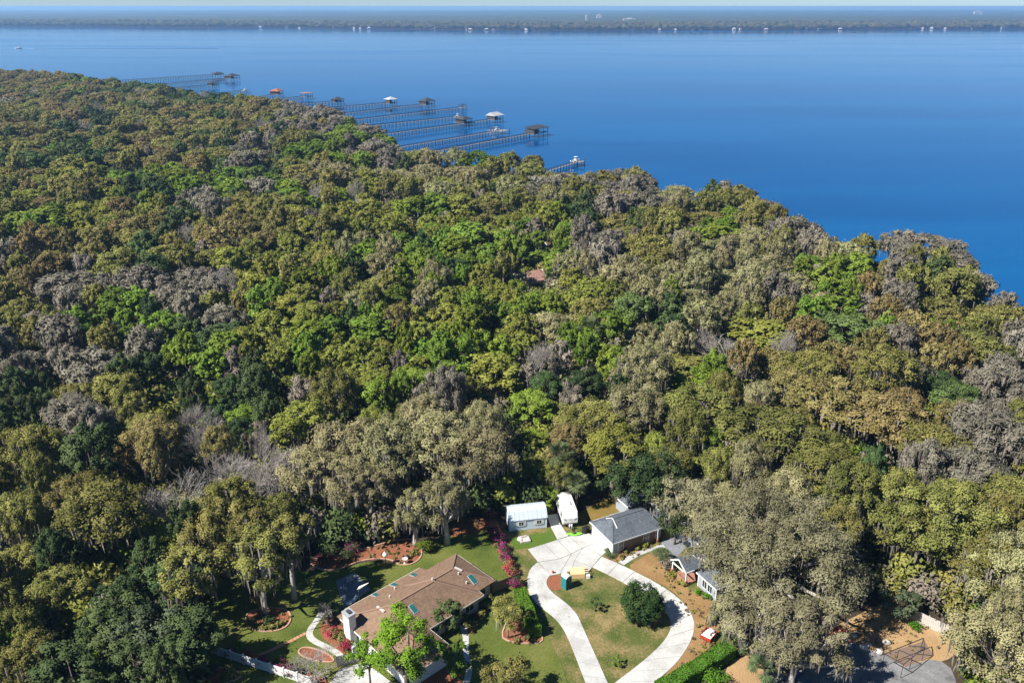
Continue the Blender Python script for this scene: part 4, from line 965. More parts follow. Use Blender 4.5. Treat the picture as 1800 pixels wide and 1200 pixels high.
def boathouse(p, ang, lx, ly, h, kind, mat, label):
    h *= .78
    b = thing('boathouse', label, 'boathouse', (p[0], p[1], -1.2), ang, 'boathouses along the river docks')
    MB().box(0, lx, -ly / 2, -ly / 2 + 1.6, 2.3, 2.5).build('walkway', M['dock_deck'], b); MB().box(0, lx, ly / 2 - 1.6, ly / 2, 2.3, 2.5).build('walkway', M['dock_deck'], b); MB().box(lx - 1.6, lx, -ly / 2 + 1.6, ly / 2 - 1.6, 2.3, 2.5).build('walkway', M['dock_deck'], b)
    MB().box(.0, 1.0, -ly / 2 + 1.6, ly / 2 - 1.6, 2.3, 2.5).build('walkway', M['dock_deck'], b)
    n = 4
    for i in range(n):
        for y in (-ly / 2 + .2, ly / 2 - .2):
            x = .3 + (lx - .6) * i / (n - 1)
            MB().tube([(x, y, -1.5), (x, y, 2.5 + (h if kind else 1.2))], .17, 6).build('piling', M['dock_wood'], b)
    z = 2.5 + h
    if kind in ('hip', 'gable', 'shed'):
        MB().box(.2, lx * .3, -ly / 2 + .3, ly / 2 - .3, 2.5, z - .3).build('interior_shade', M['dock_wood'], b)  # dark box added to stand for the shadow under the roof
        for y in (-ly / 2 + .2, ly / 2 - .2):
            for x in (.3, lx - .6): MB().bar((x, y, z - 1.2), (x + (1 if x < 1 else -1) * 1.1, y, z - .1), .14).build('brace', M['dock_wood'], b)
    if kind == 'hip': MB().hip(-.6, lx + .6, -ly / 2 - .6, ly / 2 + .6, z, .45, .25).build('roof', M['far_roof' if mat == 'white' else mat], b)
    elif kind == 'gable': MB().hip(-.6, lx + .6, -ly / 2 - .6, ly / 2 + .6, z, .5, .25, 1, .3).build('roof', M['far_roof' if mat == 'white' else mat], b)
    elif kind in ('flat', 'shed'):
        k = .9 if kind == 'shed' else .15
        MB().add([(-.6, -ly / 2 - .5, z), (lx + .6, -ly / 2 - .5, z), (lx + .6, ly / 2 + .5, z + k), (-.6, ly / 2 + .5, z + k), (-.6, -ly / 2 - .5, z + .25), (lx + .6, -ly / 2 - .5, z + .25), (lx + .6, ly / 2 + .5, z + k + .25), (-.6, ly / 2 + .5, z + k + .25)], [(3, 2, 1, 0), (4, 5, 6, 7), (0, 1, 5, 4), (1, 2, 6, 5), (2, 3, 7, 6), (3, 0, 4, 7)]).build('roof', M[mat], b)
    elif kind == 'frame':
        for y in (-ly / 2 + .2, ly / 2 - .2): MB().bar((.2, y, z), (lx - .2, y, z), .2).build('beam', M['dock_wood'], b)
        for x in (.2, lx - .2): MB().bar((x, -ly / 2, z), (x, ly / 2, z), .2).build('beam', M['dock_wood'], b)
    for y in (-ly / 2 + .1, ly / 2 - .1): MB().bar((0, y, 3.4), (lx, y, 3.4), .08, .12).build('railing', M['dock_wood'], b)
    return b
def dock(i, s, e, label, end, boat):
    a, b = np.array(G(*s, 0.9)[:2]), np.array(G(*e, .9)[:2]); d = b - a; Ln = np.linalg.norm(d); u = d / Ln; a = a - u * 25; Ln += 25; ang = math.atan2(u[1], u[0])
    t = thing('dock', label, 'dock', (a[0], a[1], -1.2), ang, 'docks reaching into the river')
    MB().box(0, Ln, -.8, .8, 2.1, 2.3).build('deck', M['dock_deck'], t)
    pl = MB()
    for k in range(int(Ln / 3.2) + 1):
        for y in (-.85, .85):
            x = k * 3.2; pl.box(x - .13, x + .13, y - .13, y + .13, -1.5, 3.3 + .1 * ((k * 7) % 3))
    tag(pl.build('piling', M['dock_wood'], t), kind='stuff')
    for y in (-.85, .85): MB().box(0, Ln, y - .05, y + .05, 3.05, 3.2).build('railing', M['dock_wood'], t)
    mat, kind, lx, ly, h = end
    if h or lx:
        off = b + u * .3
        if h:
            boathouse(off, ang, lx, ly, h, kind, mat, {'hip': 'posted boathouse with a ', 'flat': 'flat-roofed boathouse with a ', 'shed': 'long lean-to boathouse with a ', 'gable': 'gable-ended boathouse with a ', 'frame': 'roofless timber frame, the ', '': 'roofless boat lift, the '}[kind] + {'dark_roof': 'dark', 'orange_roof': 'rust red', 'roof_pink': 'faded red', 'white': 'white', None: 'bare'}[mat] + (' roof' if mat else ' one') + ' on the %s dock from the horizon' % ordw(i + 1))
        else:
            MB().box(Ln, Ln + lx, -ly / 2, ly / 2, 2.1, 2.3).build('end_platform', M['dock_deck'], t)
            pl = MB()
            for x in (Ln + .3, Ln + lx - .3):
                for y in (-ly / 2 + .2, ly / 2 - .2): pl.box(x - .15, x + .15, y - .15, y + .15, -1.5, 3.4)
            tag(pl.build('end_piling', M['dock_wood'], t), kind='stuff')
        n_ = np.array([-u[1], u[0]])
        if boat == 1: make_boat('motor_boat', 'white boat lifted inside the boathouse on the %s dock from the horizon' % ordw(i + 1), (off[0] + u[0] * lx * .5, off[1] + u[1] * lx * .5, 1.5), ang, min(lx * .72, 7.5), group='boats on lifts along the docks')
        if boat == 2: make_boat('motor_boat', 'white boat hanging beside the open end of the %s dock from the horizon' % ordw(i + 1), (off[0] + u[0] * 3 + n_[0] * 4.5, off[1] + u[1] * 3 + n_[1] * 4.5, .8), ang, 6.5, group='boats on lifts along the docks')
for i, dd in enumerate(DOCKS): dock(i, *dd)
p = G(808, 217, 1); boathouse(p, math.radians(50), 9, 8, 3.4, 'hip', 'dark_roof', 'dark boathouse half way along the dock with the white gable end')
make_boat('motor_boat', 'white boat lifted in the boathouse half way along a dock', (p[0] + 3, p[1] + 3.6, 1.5), math.radians(50), 6.5, group='boats on lifts along the docks')
p = G(1012, 283, 1); make_boat('motor_boat', 'white boat moored at the dock behind the mossy shore trees', (p[0], p[1], .9), math.radians(50), 7)
p = G(32, 85.5, -1.0); make_boat('motor_boat', 'small white boat under way alone out on the river', (p[0], p[1], -1.2), math.radians(185), 14)
mb = MB()
mb.add([(7, 1.2, 0), (7, -1.2, 0), (420, -9, 0), (420, 9, 0)], [(0, 1, 2, 3)])
wk = mb.build('wake', M['white'], None, (p[0], p[1], -1.17)); tag(wk, 'pale wake streak trailing behind the lone river boat', None, None, 'stuff')
m = bpy.data.materials.new('wake water'); N, L, B = nodes_of(m)
B.inputs['Base Color'].default_value = (.012, .06, .15, 1); B.inputs['Roughness'].default_value = .45
wk.data.materials[0] = m
mb = MB(); mb.add([(0, -.9, 0), (0, .9, 0), (26, 3.2, 0), (26, -3.2, 0)], [(0, 3, 2, 1)])
wf_ = mb.build('wake_foam', M['white'], None, (p[0] + 6, p[1] + .6, -1.15)); tag(wf_, 'white foam close behind the lone river boat', None, None, 'stuff')

# far bank: houses and a few tall pale blocks
FARH = [(30, 45.5), (120, 46.5), (245, 47), (260, 47.5), (465, 49.5), (508, 49.5), (530, 50), (578, 50), (620, 51), (640, 51.5), (655, 51.5), (737, 51.5), (770, 52), (815, 52.5), (825, 53), (850, 53), (872, 53), (930, 53.5), (938, 53.5), (983, 53.5), (1041, 53.5), (1103, 53.5), (1116, 53.5), (1165, 53.5), (1185, 53.5), (1225, 53), (1240, 53), (1290, 53), (1310, 53), (1345, 53), (1420, 52), (1445, 52), (1470, 52), (1613, 51.5), (1640, 51.5), (1670, 51.5), (1703, 51), (1760, 51)]
fr_ = np.random.RandomState(5)
fproto = []
for k in range(4):
    w, d, h, r = (14, 10, 6, 3.2), (20, 12, 5, 3.5), (11, 10, 8, 3.0), (26, 13, 6, 4.0)
    w_, d_, h_, r_ = [q * (.8, .55, .7, .5)[k] for q in (w, d, h, r)[k]]
    M.setdefault('far_wall', plain('weathered white', (.48, .48, .46), .7)); wm = MB().add([(-w_ / 2, 0, 0), (w_ / 2, 0, 0), (w_ / 2, d_, 0), (-w_ / 2, d_, 0), (-w_ / 2, 0, h_), (w_ / 2, 0, h_), (w_ / 2, d_, h_), (-w_ / 2, d_, h_)], [(0, 1, 5, 4), (1, 2, 6, 5), (2, 3, 7, 6), (3, 0, 4, 7)]).mesh('wall', M[('far_wall', 'cream', 'far_wall', 'beige')[k]])
    rm = MB().hip(-w_ / 2 - .6, w_ / 2 + .6, -.6, d_ + .6, h_ + .1, r_ / (d_ / 2)).mesh('roof', M[('shed_roof', 'roof_grey', 'roof_pink', 'far_wall')[k]])
    fproto.append((wm, rm))
for i, (px, py) in enumerate(FARH):
    p = G(px + fr_.uniform(-9, 9), py, 0); k = fr_.randint(4)
    t = thing('far_house', '%s house on the far bank, %s counting from the lone boat side' % (('small pale', 'wide grey-roofed', 'narrow red-roofed', 'wide white-roofed')[k], ordw(i + 1)), 'house', (p[0], p[1] + 1, 0), fr_.uniform(-.3, .3), 'houses along the far bank')
    link('wall', fproto[k][0], t); link('roof', fproto[k][1], t)
for px, py, d, w, h, lab in ((1053, 33, 5200, 30, 34, 'white apartment block standing above the far forest'), (1031, 33.5, 5000, 9, 34, 'slim pale tower block above the far forest'), (1107, 35.5, 4600, 64, 22, 'wide low white building in the far forest'), (1721, 21, 9500, 80, 38, 'white block near the skyline far beyond the river')):
    q = G(px, py, 0); s = d / np.linalg.norm(q[:2])
    t = thing('tower_block', lab, 'building', (q[0] * s, q[1] * s, 0))
    MB().box(-w / 2, w / 2, 0, 20, 0, h).build('wall', M['far_wall'], t)
    for i in range(5): MB().box(-w / 2 + 1, w / 2 - 1, -.3, 0, h * (.12 + i * .18), h * (.18 + i * .18)).build('window_band', M['glass'], t)
    MB().box(-w / 5, w / 5, 4, 14, h, h + 4).build('roof_plant', M['stone'], t)

# ------------------------------------------------------------------ trees: how one is grown
def rdir(rn, n):
    v = rn.normal(size=(n, 3)); return v / np.linalg.norm(v, axis=1, keepdims=True)

SOFT = [None]      # outward normals of the last sprays made: a clump shades as one soft mass
def cards(rn, P, Nrm, w, h, tone, droop=0.0, flat=.7):
    """leaf sprays: one small diamond per point, turned roughly along Nrm"""
    n = len(P)
    nn = Nrm + rn.normal(size=(n, 3)) * flat; nn /= np.linalg.norm(nn, axis=1, keepdims=True) + 1e-9
    t = rn.normal(size=(n, 3)); t[:, 2] -= droop * 2.2
    t -= nn * np.sum(t * nn, 1, keepdims=True); t /= np.linalg.norm(t, axis=1, keepdims=True) + 1e-9
    b = np.cross(nn, t)
    sw = (w * rn.uniform(.6, 1.3, n))[:, None] / 2; sh_ = (h * rn.uniform(.6, 1.3, n))[:, None] / 2
    k = rn.uniform(-.25, .25, n)[:, None]
    v = np.stack([P + t * sh_, P + b * sw + t * sh_ * k, P - t * sh_, P - b * sw + t * sh_ * k], 1).reshape(-1, 3)
    f = np.arange(4 * n).reshape(-1, 4)
    sn = Nrm / (np.linalg.norm(Nrm, axis=1, keepdims=True) + 1e-9) * .72 + nn * .28
    sn /= np.linalg.norm(sn, axis=1, keepdims=True) + 1e-9
    SOFT[0] = np.repeat(sn, 4, axis=0)
    return v, f, np.repeat(tone, 4)

def clumps_on(rn, R, Hc, zc, n, low=-.25, rmin=.6, lob=.28):
    """centres and radii of leaf clumps over an uneven dome"""
    d = rdir(rn, n * 6); d = d[d[:, 2] > low]
    keep = []
    for q in d:
        if all(np.dot(q, k) < 1 - .45 / n ** .9 * 6 for k in keep): keep.append(q)
        if len(keep) >= n: break
    d = np.array(keep)
    az = np.arctan2(d[:, 1], d[:, 0]); ph = rn.rand(3) * 6.28
    ir = 1 + lob * (np.sin(2 * az + ph[0]) * .5 + np.sin(3 * az + ph[1]) * .5) + rn.uniform(-.12, .1, len(d))
    k = rn.uniform(rmin, 1.0, len(d)) ** .6
    C = np.c_[d[:, 0] * R * ir * k, d[:, 1] * R * ir * k, zc + d[:, 2] * Hc * k * (1 + rn.uniform(-.15, .12, len(d)))]
    return C

def fill_clumps(rn, C, rc, ncard, w, h, droop, flat=.55, squash=.75, tj=.07):
    n = len(C); wt = rc ** 2; cnt = np.maximum(6, (ncard * wt / wt.sum()).astype(int))
    idx = np.repeat(np.arange(n), cnt); m_ = len(idx)
    K = 8
    ds = rdir(rn, n * K); ds[:, 2] = np.where(ds[:, 2] < -.3, -ds[:, 2], ds[:, 2])
    sr = rn.uniform(.35, 1.0, n * K); sg = rn.uniform(.16, .36, n * K); st = rn.normal(0, .09, n * K)
    sub = idx * K + rn.randint(0, K, m_)
    d = ds[sub] * (sr[sub] * .95)[:, None] + rn.normal(size=(m_, 3)) * sg[sub][:, None] * np.where(rn.rand(m_) < .14, 1.8, 1.0)[:, None]
    P = C[idx] + d * rc[idx][:, None] * np.array([1, 1, squash])
    ct = rn.uniform(.15, .85, n)
    tone = np.clip(ct[idx] + st[sub] + rn.normal(0, tj, m_), 0, 1)
    N_ = d / (np.linalg.norm(d, axis=1, keepdims=True) + .25) * .8 + np.array([0, 0, .45])
    return cards(rn, P, N_, w, h, tone, droop, flat)

def limb_mesh(rn, name, H, zc, C, rt, mat, nl=7, twist=.3, base=.0, twigs=0):
    mb = MB(); top = zc * .62
    bend = rn.uniform(-twist, twist, 2)
    tr = [(bend[0] * (k / 4) ** 2, bend[1] * (k / 4) ** 2, base + (top - base) * k / 4) for k in range(5)]
    mb.tube(tr, [rt * 1.45, rt * 1.05, rt * .95, rt * .88, rt * .8], 8)
    pick = rn.choice(len(C), min(nl, len(C)), replace=False)
    for i in pick:
        c = C[i]; s = np.array(tr[3 if rn.rand() < .5 else 4]); mid = s + (c - s) * .5 + np.r_[rn.uniform(-.5, .5, 2), -.05 * H]
        mb.tube([s, s + (mid - s) * .6, mid, c], [rt * .62, rt * .46, rt * .34, rt * .12], 6)
    if twigs:
        for c in C:
            for q in rdir(rn, twigs):
                q[2] = abs(q[2]) * .8; e = c + q * rn.uniform(.9, 1.7)
                mb.add([c, c + np.array([.05, .02, 0]), c + np.array([0, .05, .04]), e], [(0, 1, 3), (1, 2, 3), (2, 0, 3)])
    return mb.mesh(name, mat, True)

def moss_mesh(rn, name, C, rc, per, mat, l0=.8, l1=2.4, w=.32):
    idx = np.repeat(np.arange(len(C)), per); n = len(idx)
    d = rdir(rn, n); P = C[idx] + d * rc[idx][:, None] * np.array([1.0, 1.0, .35]) - np.array([0, 0, 1]) * rc[idx][:, None] * .35
    a = rn.rand(n) * PI; ww = w * rn.uniform(.5, 1.2, n); l = rn.uniform(l0, l1, n)
    u = np.c_[np.cos(a), np.sin(a), np.zeros(n)] * ww[:, None] / 2
    j = np.c_[rn.uniform(-.15, .15, (n, 2)), -l]
    v = np.stack([P - u, P + u, P + u * .8 + j * .55, P - u * .8 + j * .55, P + j + u * .15, P + j - u * .15], 1).reshape(-1, 3)
    b = np.arange(n)[:, None] * 6
    f = np.concatenate([b + np.array([0, 1, 2, 3]), b + np.array([3, 2, 4, 5])], 0)
    return np_mesh(name, v, f, [mat], np.repeat(rn.rand(n), 6))

def bare_mesh(rn, name, H, R, mat, levels=4, nb=5, r0=.22, thin=1.0):
    mb = MB()
    def grow(p, d, l, r, lv):
        q = p + d * l * .5 + rn.uniform(-.08, .08, 3) * l; e = p + d * l + rn.uniform(-.12, .12, 3) * l
        mb.tube([p, q, e], [r, r * .8, r * .6], 5 if lv > 1 else 3)
        if lv == 0: return
        a0 = rn.uniform(0, 6.28); nk = nb if lv > 1 else nb + 1
        ax = np.cross(d, [.31, .95, .05]); ax /= np.linalg.norm(ax); ay = np.cross(d, ax)
        for k in range(nk):
            s = p + (e - p) * rn.uniform(.5, 1.0)
            az = a0 + 2 * PI * k / nk + rn.uniform(-.5, .5); tl = rn.uniform(.35, .95)
            nd = d * math.cos(tl) + (ax * math.cos(az) + ay * math.sin(az)) * math.sin(tl) + np.array([0, 0, .16]); nd /= np.linalg.norm(nd)
            grow(s, nd, l * rn.uniform(.58, .78), max(r * .5, .018 * thin), lv - 1)
    grow(np.array([0, 0, 0.]), np.array([0, 0, 1.]), H * .34, r0, levels)
    v = np.array(mb.v); s = np.array([R / max(1e-6, np.percentile(np.hypot(v[:, 0], v[:, 1]), 96)), 0, H / v[:, 2].max()]); s[1] = s[0]
    mb.v = [tuple(q) for q in v * s]
    return mb.mesh(name, mat)

# kind: (name, crown radius, height, crown centre, crown half height, clumps, card w, card h, droop, moss per clump, squash, bark)
KIND = {
    'O': ('live_oak', 5.0, 13.0, 8.6, 4.0, 64, .30, .38, .0, 7, .88, 'bark'),
    'K': ('mossy_oak', 5.6, 13.5, 8.8, 4.2, 66, .19, .66, .45, 12, .9, 'bark_pale'),
    'M': ('moss_draped_oak', 5.0, 13.5, 8.6, 4.6, 52, .22, .78, .75, 20, 1.0, 'bark'),
    'R': ('budding_oak', 4.8, 13.0, 8.6, 4.0, 66, .28, .36, .05, 5, .86, 'bark'),
    'G': ('leafy_tree', 4.0, 13.5, 8.6, 4.6, 48, .36, .42, .0, 0, .9, 'bark'),
    'Y': ('young_leafed_tree', 4.2, 13.0, 8.4, 4.2, 50, .32, .38, .0, 2, .88, 'bark'),
    'D': ('evergreen_tree', 4.3, 12.5, 7.6, 4.6, 50, .33, .46, .1, 0, .9, 'bark_dark'),
    'N': ('pine_tree', 5.0, 14.0, 10.4, 3.2, 46, .26, .42, .0, 0, .8, 'bark'),
    'V': ('vine_covered_tree', 2.6, 12.0, 6.2, 5.6, 26, .22, .9, .9, 18, 1.2, 'bark'),
}
NRM = {}
def grow(kind, seed, ncard, size=1.0, **kw):
    """returns the meshes of one tree: trunk with limbs, crown, hanging moss"""
    nm, R, H, zc, Hc, ncl, cw, chh, dr, ms, sq, bk = KIND[kind]
    R = kw.get('R', R); H = kw.get('H', H); zc = kw.get('zc', zc); Hc = kw.get('Hc', Hc); ncl = kw.get('ncl', ncl)
    rn = np.random.RandomState(seed)
    C = clumps_on(rn, R * .86, Hc * .88, zc, ncl, kw.get('low', -.6 if kind in 'DV' else -.45), kw.get('rmin', .55), kw.get('lob', .3))
    rc = R * rn.uniform(.13, .29, len(C)) * kw.get('rcs', 1.0) * (8 / max(8, ncl)) ** .12 * 1.12
    v, f, t = fill_clumps(rn, C, rc, ncard, cw * size, chh * size, dr, kw.get('flat', .55), sq)
    crown = np_mesh('crown', v, f, [LEAF[kw.get('leaf', kind)]], t, nrm=SOFT[0]); NRM[crown.name] = SOFT[0]
    trunk = limb_mesh(rn, 'trunk', H, zc, C, kw.get('rt', .30), M[kw.get('bark', bk)], kw.get('nl', 8), twigs=(4 if size < 1.2 else 2) if kind in 'KM' else 0)
    mo = moss_mesh(rn, 'hanging_moss', C, rc, int(max(1, ms * kw.get('mossk', 1) * (1 if size < 1.2 else .6))), M['moss'], kw.get('ml0', .7), kw.get('ml1', 2.3), .26 * max(1, size * .8)) if ms else None
    return dict(trunk=trunk, crown=crown, hanging_moss=mo)

def joined(parts, name):
    """one mesh out of a tree's meshes, for trees too far off to show their parts"""
    bm = bmesh.new(); mats = []; soft = NRM[parts['crown'].name]
    for me in (parts['crown'], parts['hanging_moss'], parts['trunk']):
        if me is None: continue
        o = len(mats); n0 = len(bm.faces); bm.from_mesh(me); bm.faces.ensure_lookup_table()
        for f in bm.faces[n0:]: f.material_index = o
        mats.append(me.materials[0])
    out = bpy.data.meshes.new(name); bm.to_mesh(out); bm.free()
    for q in mats: out.materials.append(q)
    nr = np.zeros((len(out.vertices), 3)); nr[:len(soft)] = soft
    out.polygons.foreach_set('use_smooth', np.ones(len(out.polygons), bool)); out.normals_split_custom_set_from_vertices(nr)
    return out

NEAR, MID = {}, {}
for ki, k in enumerate(KIND):
    NEAR[k] = [grow(k, 100 + ki * 10 + v, 19000 if k != 'V' else 9000, .74, nl=13) for v in range(3)]
    MID[k] = [joined(grow(k, 400 + ki * 10 + v, 7000 if k != 'V' else 3600, 1.24, nl=4), KIND[k][0]) for v in range(5)]
BARE = [bare_mesh(np.random.RandomState(60 + v), 'branches', 12.5, 4.6, M['twig'], 4, 5) for v in range(3)]

def put_tree(kind, p, r, h, label, near=True, group='forest trees', rot=None, var=None, meshes=None, name=None):
    """stand one tree at ground point p, crown radius r and height h"""
    if kind == 'B':
        name = name or 'bare_tree'; R0, H0 = 4.6, 12.5
    else:
        name = name or KIND[kind][0]; R0, H0 = KIND[kind][1], KIND[kind][2]
    rot = random.uniform(0, 6.28) if rot is None else rot
    e_ = random.uniform(.88, 1.14); sc = (r / R0 * e_, r / R0 / e_, h / H0)
    if kind == 'B':
        o = link(name, random.choice(BARE) if var is None else BARE[var % 3])
    elif near or meshes:
        ms = meshes or NEAR[kind][(random.randrange(3) if var is None else var) % 3]
        o = bpy.data.objects.new(name, None); COL.objects.link(o)
        for nm, me in ms.items():
            if me is not None:
                c = link(nm, me, o)
                if nm == 'hanging_moss': c['kind'] = 'stuff'
        if meshes: sc = (1, 1, 1)
    else:
        o = link(name, MID[kind][(random.randrange(5) if var is None else var) % 5])
    o.location = (p[0], p[1], 0); o.rotation_euler = (0, 0, rot); o.scale = sc
    return tag(o, label, 'tree', group)

# ------------------------------------------------------------------ palms, shrubs, hedges
def fan_palm(rn, H, nf=34, fl=1.5, rt=.2):
    tr = MB().tube([(0, 0, 0), (.05, .02, H * .5), (0, 0, H)], [rt * 1.2, rt, rt * .9], 9).mesh('trunk', M['bark'])
    V, F_ = [], []
    for i in range(nf):
        a = rn.uniform(0, 2 * PI); el = rn.uniform(-.75, 1.3); d = np.array([math.cos(a) * math.cos(el), math.sin(a) * math.cos(el), math.sin(el)])
        s = np.array([-math.sin(a), math.cos(a), 0]); u = np.cross(s, d); c = np.array([0, 0, H]) + d * fl * rn.uniform(.55, .8)
        b = len(V); V += [np.array([0, 0, H]) + s * .03, c + s * .03, c - s * .03, np.array([0, 0, H]) - s * .03]; F_.append((b, b + 1, b + 2, b + 3))
        for k in range(13):
            t = -1.9 + 3.8 * k / 12; e = d * math.cos(t) + s * math.sin(t); L_ = fl * .62 * (1 - .12 * abs(t))
            w = np.cross(e, u) * .07; dp = np.array([0, 0, -.28 * L_ * rn.uniform(.5, 1.3)])
            b = len(V); V += [c + w * .5, c + e * L_ * .55 + w + dp * .3, c + e * L_ + dp, c + e * L_ * .55 - w + dp * .3]; F_.append((b, b + 1, b + 2, b + 3))
    cr = np_mesh('fronds', np.array(V), np.array(F_), [LEAF['P']], np.repeat(rn.rand(len(V) // 4), 4))
    return tr, cr
def feather_palm(rn, nf, fl, H=.4):
    tr = MB().lathe([(.2, 0), (.24, H * .6), (.14, H)], 9).mesh('trunk', M['bark_dark'])
    V, F_ = [], []
    for i in range(nf):
        a = rn.uniform(0, 2 * PI); el = rn.uniform(.15, 1.25); h = np.array([math.cos(a), math.sin(a), 0]); s = np.array([-h[1], h[0], 0])
        for k in range(16):
            t = (k + 1) / 16; p = np.array([0, 0, H]) + h * fl * t * math.cos(el) + np.array([0, 0, fl * (t * math.sin(el) - .55 * t * t)])
            for sg in (-1, 1):
                l = .38 * fl * math.sin(PI * min(1, t * .85 + .12)); e = s * sg * .85 + h * .45 + np.array([0, 0, .1])
                b = len(V); V += [p, p + e * l * .5 + h * .03, p + e * l - np.array([0, 0, .15 * l]), p + e * l * .5 - h * .04]; F_.append((b, b + 1, b + 2, b + 3))
    return tr, np_mesh('fronds', np.array(V), np.array(F_), [LEAF['P']], np.repeat(rn.rand(len(V) // 4), 4))
def palm(name, p, meshes, label, scale=1.0, cat='palm', group=None):
    o = thing(name, label, cat, (p[0], p[1], 0), random.uniform(0, 6), group); o.scale = (scale,) * 3
    link('trunk', meshes[0], o); link('fronds', meshes[1], o)
    return o

def shrub_mesh(rn, r, h, leaf, n=900, w=.16, l=.2, lumps=9, name='foliage'):
    d = rdir(rn, lumps * 2); d = d[d[:, 2] > -.15][:lumps]
    C = np.c_[d[:, :2] * r * .55, h * .42 + d[:, 2] * h * .32]; C = np.vstack([C, [[0, 0, h * .5]]])
    rc = np.full(len(C), min(r, h) * .46)
    v, f, t = fill_clumps(rn, C, rc, n, w, l, .1, .8, .9, .25); v[:, 2] = np.maximum(v[:, 2], .02)
    return np_mesh(name, v, f, [leaf], t, nrm=SOFT[0])
def shrub(name, px, py, r, h, leaf, label, n=900, seed=None, cat='shrub', group=None, w=.16, l=.2, p=None, flowers=None):
    rn = np.random.RandomState(seed if seed is not None else int(px * 7 + py))
    p = G(px, py) if p is None else p
    o = thing(name, label, cat, (p[0], p[1], 0.02), rn.uniform(0, 6), group)
    link('foliage', shrub_mesh(rn, r, h, LEAF[leaf], n, w, l), o)
    link('stems', (lambda mb: [mb.tube([(0, 0, 0), (math.cos(a) * r * .3, math.sin(a) * r * .3, h * .5)], [.05, .02], 5) for a in (0, 2.1, 4.2)] and mb.mesh('stems', M['bark_dark']))(MB()), o)['kind'] = 'stuff'
    if flowers: link('blossom', shrub_mesh(np.random.RandomState(int(px)), r * 1.04, h * 1.04, LEAF[flowers], int(n * .9), w * .8, l * .8, name='blossom'), o)
    return o
def hedge(label, a, b, w, h, n, leaf='H', seed=1):
    rn = np.random.RandomState(seed); a, b = np.array(a[:2]), np.array(b[:2]); d = b - a; L_ = np.linalg.norm(d)
    o = thing('hedge', label, 'hedge', (a[0], a[1], 0), math.atan2(d[1], d[0]))
    u = rn.rand(n, 3); ar = np.array([L_ * w, L_ * h, L_ * h, w * h, w * h]); side = rn.choice(5, n, p=ar / ar.sum())
    P = np.c_[u[:, 0] * L_, (u[:, 1] - .5) * w, u[:, 2] * h]; N_ = np.zeros((n, 3))
    for s, (ax, val, nv) in enumerate(((2, h, (0, 0, 1)), (1, -w / 2, (0, -1, 0)), (1, w / 2, (0, 1, 0)), (0, 0, (-1, 0, 0)), (0, L_, (1, 0, 0)))):
        q = side == s; P[q, ax] = val; N_[q] = nv
    P -= N_ * rn.uniform(0, .22, n)[:, None]
    P += np.c_[np.zeros(n), np.sin(P[:, 0] * 1.7) * .07, np.sin(P[:, 0] * 2.3 + 1) * .05 * (P[:, 2] > .5 * h)]
    v, f, t = cards(rn, P, N_, .16, .2, np.clip(.5 + .25 * np.sin(P[:, 0] * 1.9) * np.cos(P[:, 1] * 3) + rn.normal(0, .25, n), 0, 1), 0, .75)
    link('foliage', np_mesh('foliage', v, f, [LEAF[leaf]], t, nrm=SOFT[0]), o)
    st = MB()
    for i in range(int(L_ / .8)): st.tube([(.4 + i * .8, 0, 0), (.45 + i * .8, .05, h * .8)], [.05, .03], 5)
    st.box(.2, L_ - .2, -w / 2 + .28, w / 2 - .28, .1, h - .28)
    link('stems', st.mesh('stems', M['bark_dark']), o)['kind'] = 'stuff'
    return o

# ------------------------------------------------------------------ the gardens' own trees and plants
random.seed(11)
def at_base(px, py): return G(px, py)
def own(kind, px, py, r, h, label, seed, ncard, size=.8, group=None, name=None, **kw):
    """a garden tree grown for its place: base pixel, crown radius, height"""
    nm, R0, H0, zc0, Hc0 = KIND[kind][:5]
    kw.setdefault('zc', zc0 / H0 * h); kw.setdefault('Hc', Hc0 / H0 * h)
    g = grow(kind, seed, int(ncard * 1.3), size * .86, R=r, H=h, **kw)
    return put_tree(kind, G(px, py), r, h, label, True, group, 0.0, None, g, name)

own('O', 468, 1084, 5.2, 15.5, 'tall olive oak with a pale leaning trunk in the oval mulch island', 1, 11000, .85, ncl=44, zc=10.0, Hc=4.8, lob=.5, rt=.30, bark='bark_pale', rmin=.35, mossk=1.2)
own('O', 452, 1040, 4.0, 14.5, 'olive oak just behind the mulch island oak, its trunk tilted left', 2, 8000, .85, ncl=34, zc=10.2, Hc=4.0, lob=.5, rt=.26, bark='bark_pale', rmin=.35, mossk=1.2)
own('O', 518, 1052, 4.2, 14.0, 'mossy olive oak on the lawn between the mulch island and the patio', 3, 8000, .85, ncl=28, zc=9.8, Hc=4.2, lob=.45, rt=.36, bark='bark_pale', rmin=.4, mossk=2.2)
own('O', 398, 1012, 5.0, 14.5, 'broad olive oak at the dark back corner of the lawn', 4, 9000, .85, ncl=32, zc=9.8, Hc=4.0, lob=.45, rt=.36, rmin=.4, mossk=1.5)
own('O', 352, 1098, 4.6, 13.0, 'dark olive oak shading the left end of the lawn', 34, 9000, .85, ncl=40, low=-.6)
own('O', 374, 1046, 4.8, 14.0, 'tall olive oak at the left rim of the lawn, behind the shading oak', 35, 9000, .85, ncl=40, low=-.6)
own('D', 330, 1140, 2.6, 6.5, 'dark understorey tree at the white fence end by the lawn', 36, 4500, .75, ncl=20, low=-.8)
own('K', 731, 958, 3.4, 10.5, 'khaki drooping oak with a bare trunk beside the rounded mulch bed', 5, 9000, .75, ncl=24, zc=6.8, Hc=3.4, rt=.42, bark='bark_pale', low=-.6)
own('K', 786, 955, 4.2, 13.5, 'taller khaki oak with hanging moss behind the house ridge', 6, 11000, .75, ncl=30, zc=8.4, Hc=4.8, rt=.42, bark='bark_pale', low=-.6, mossk=1.4)
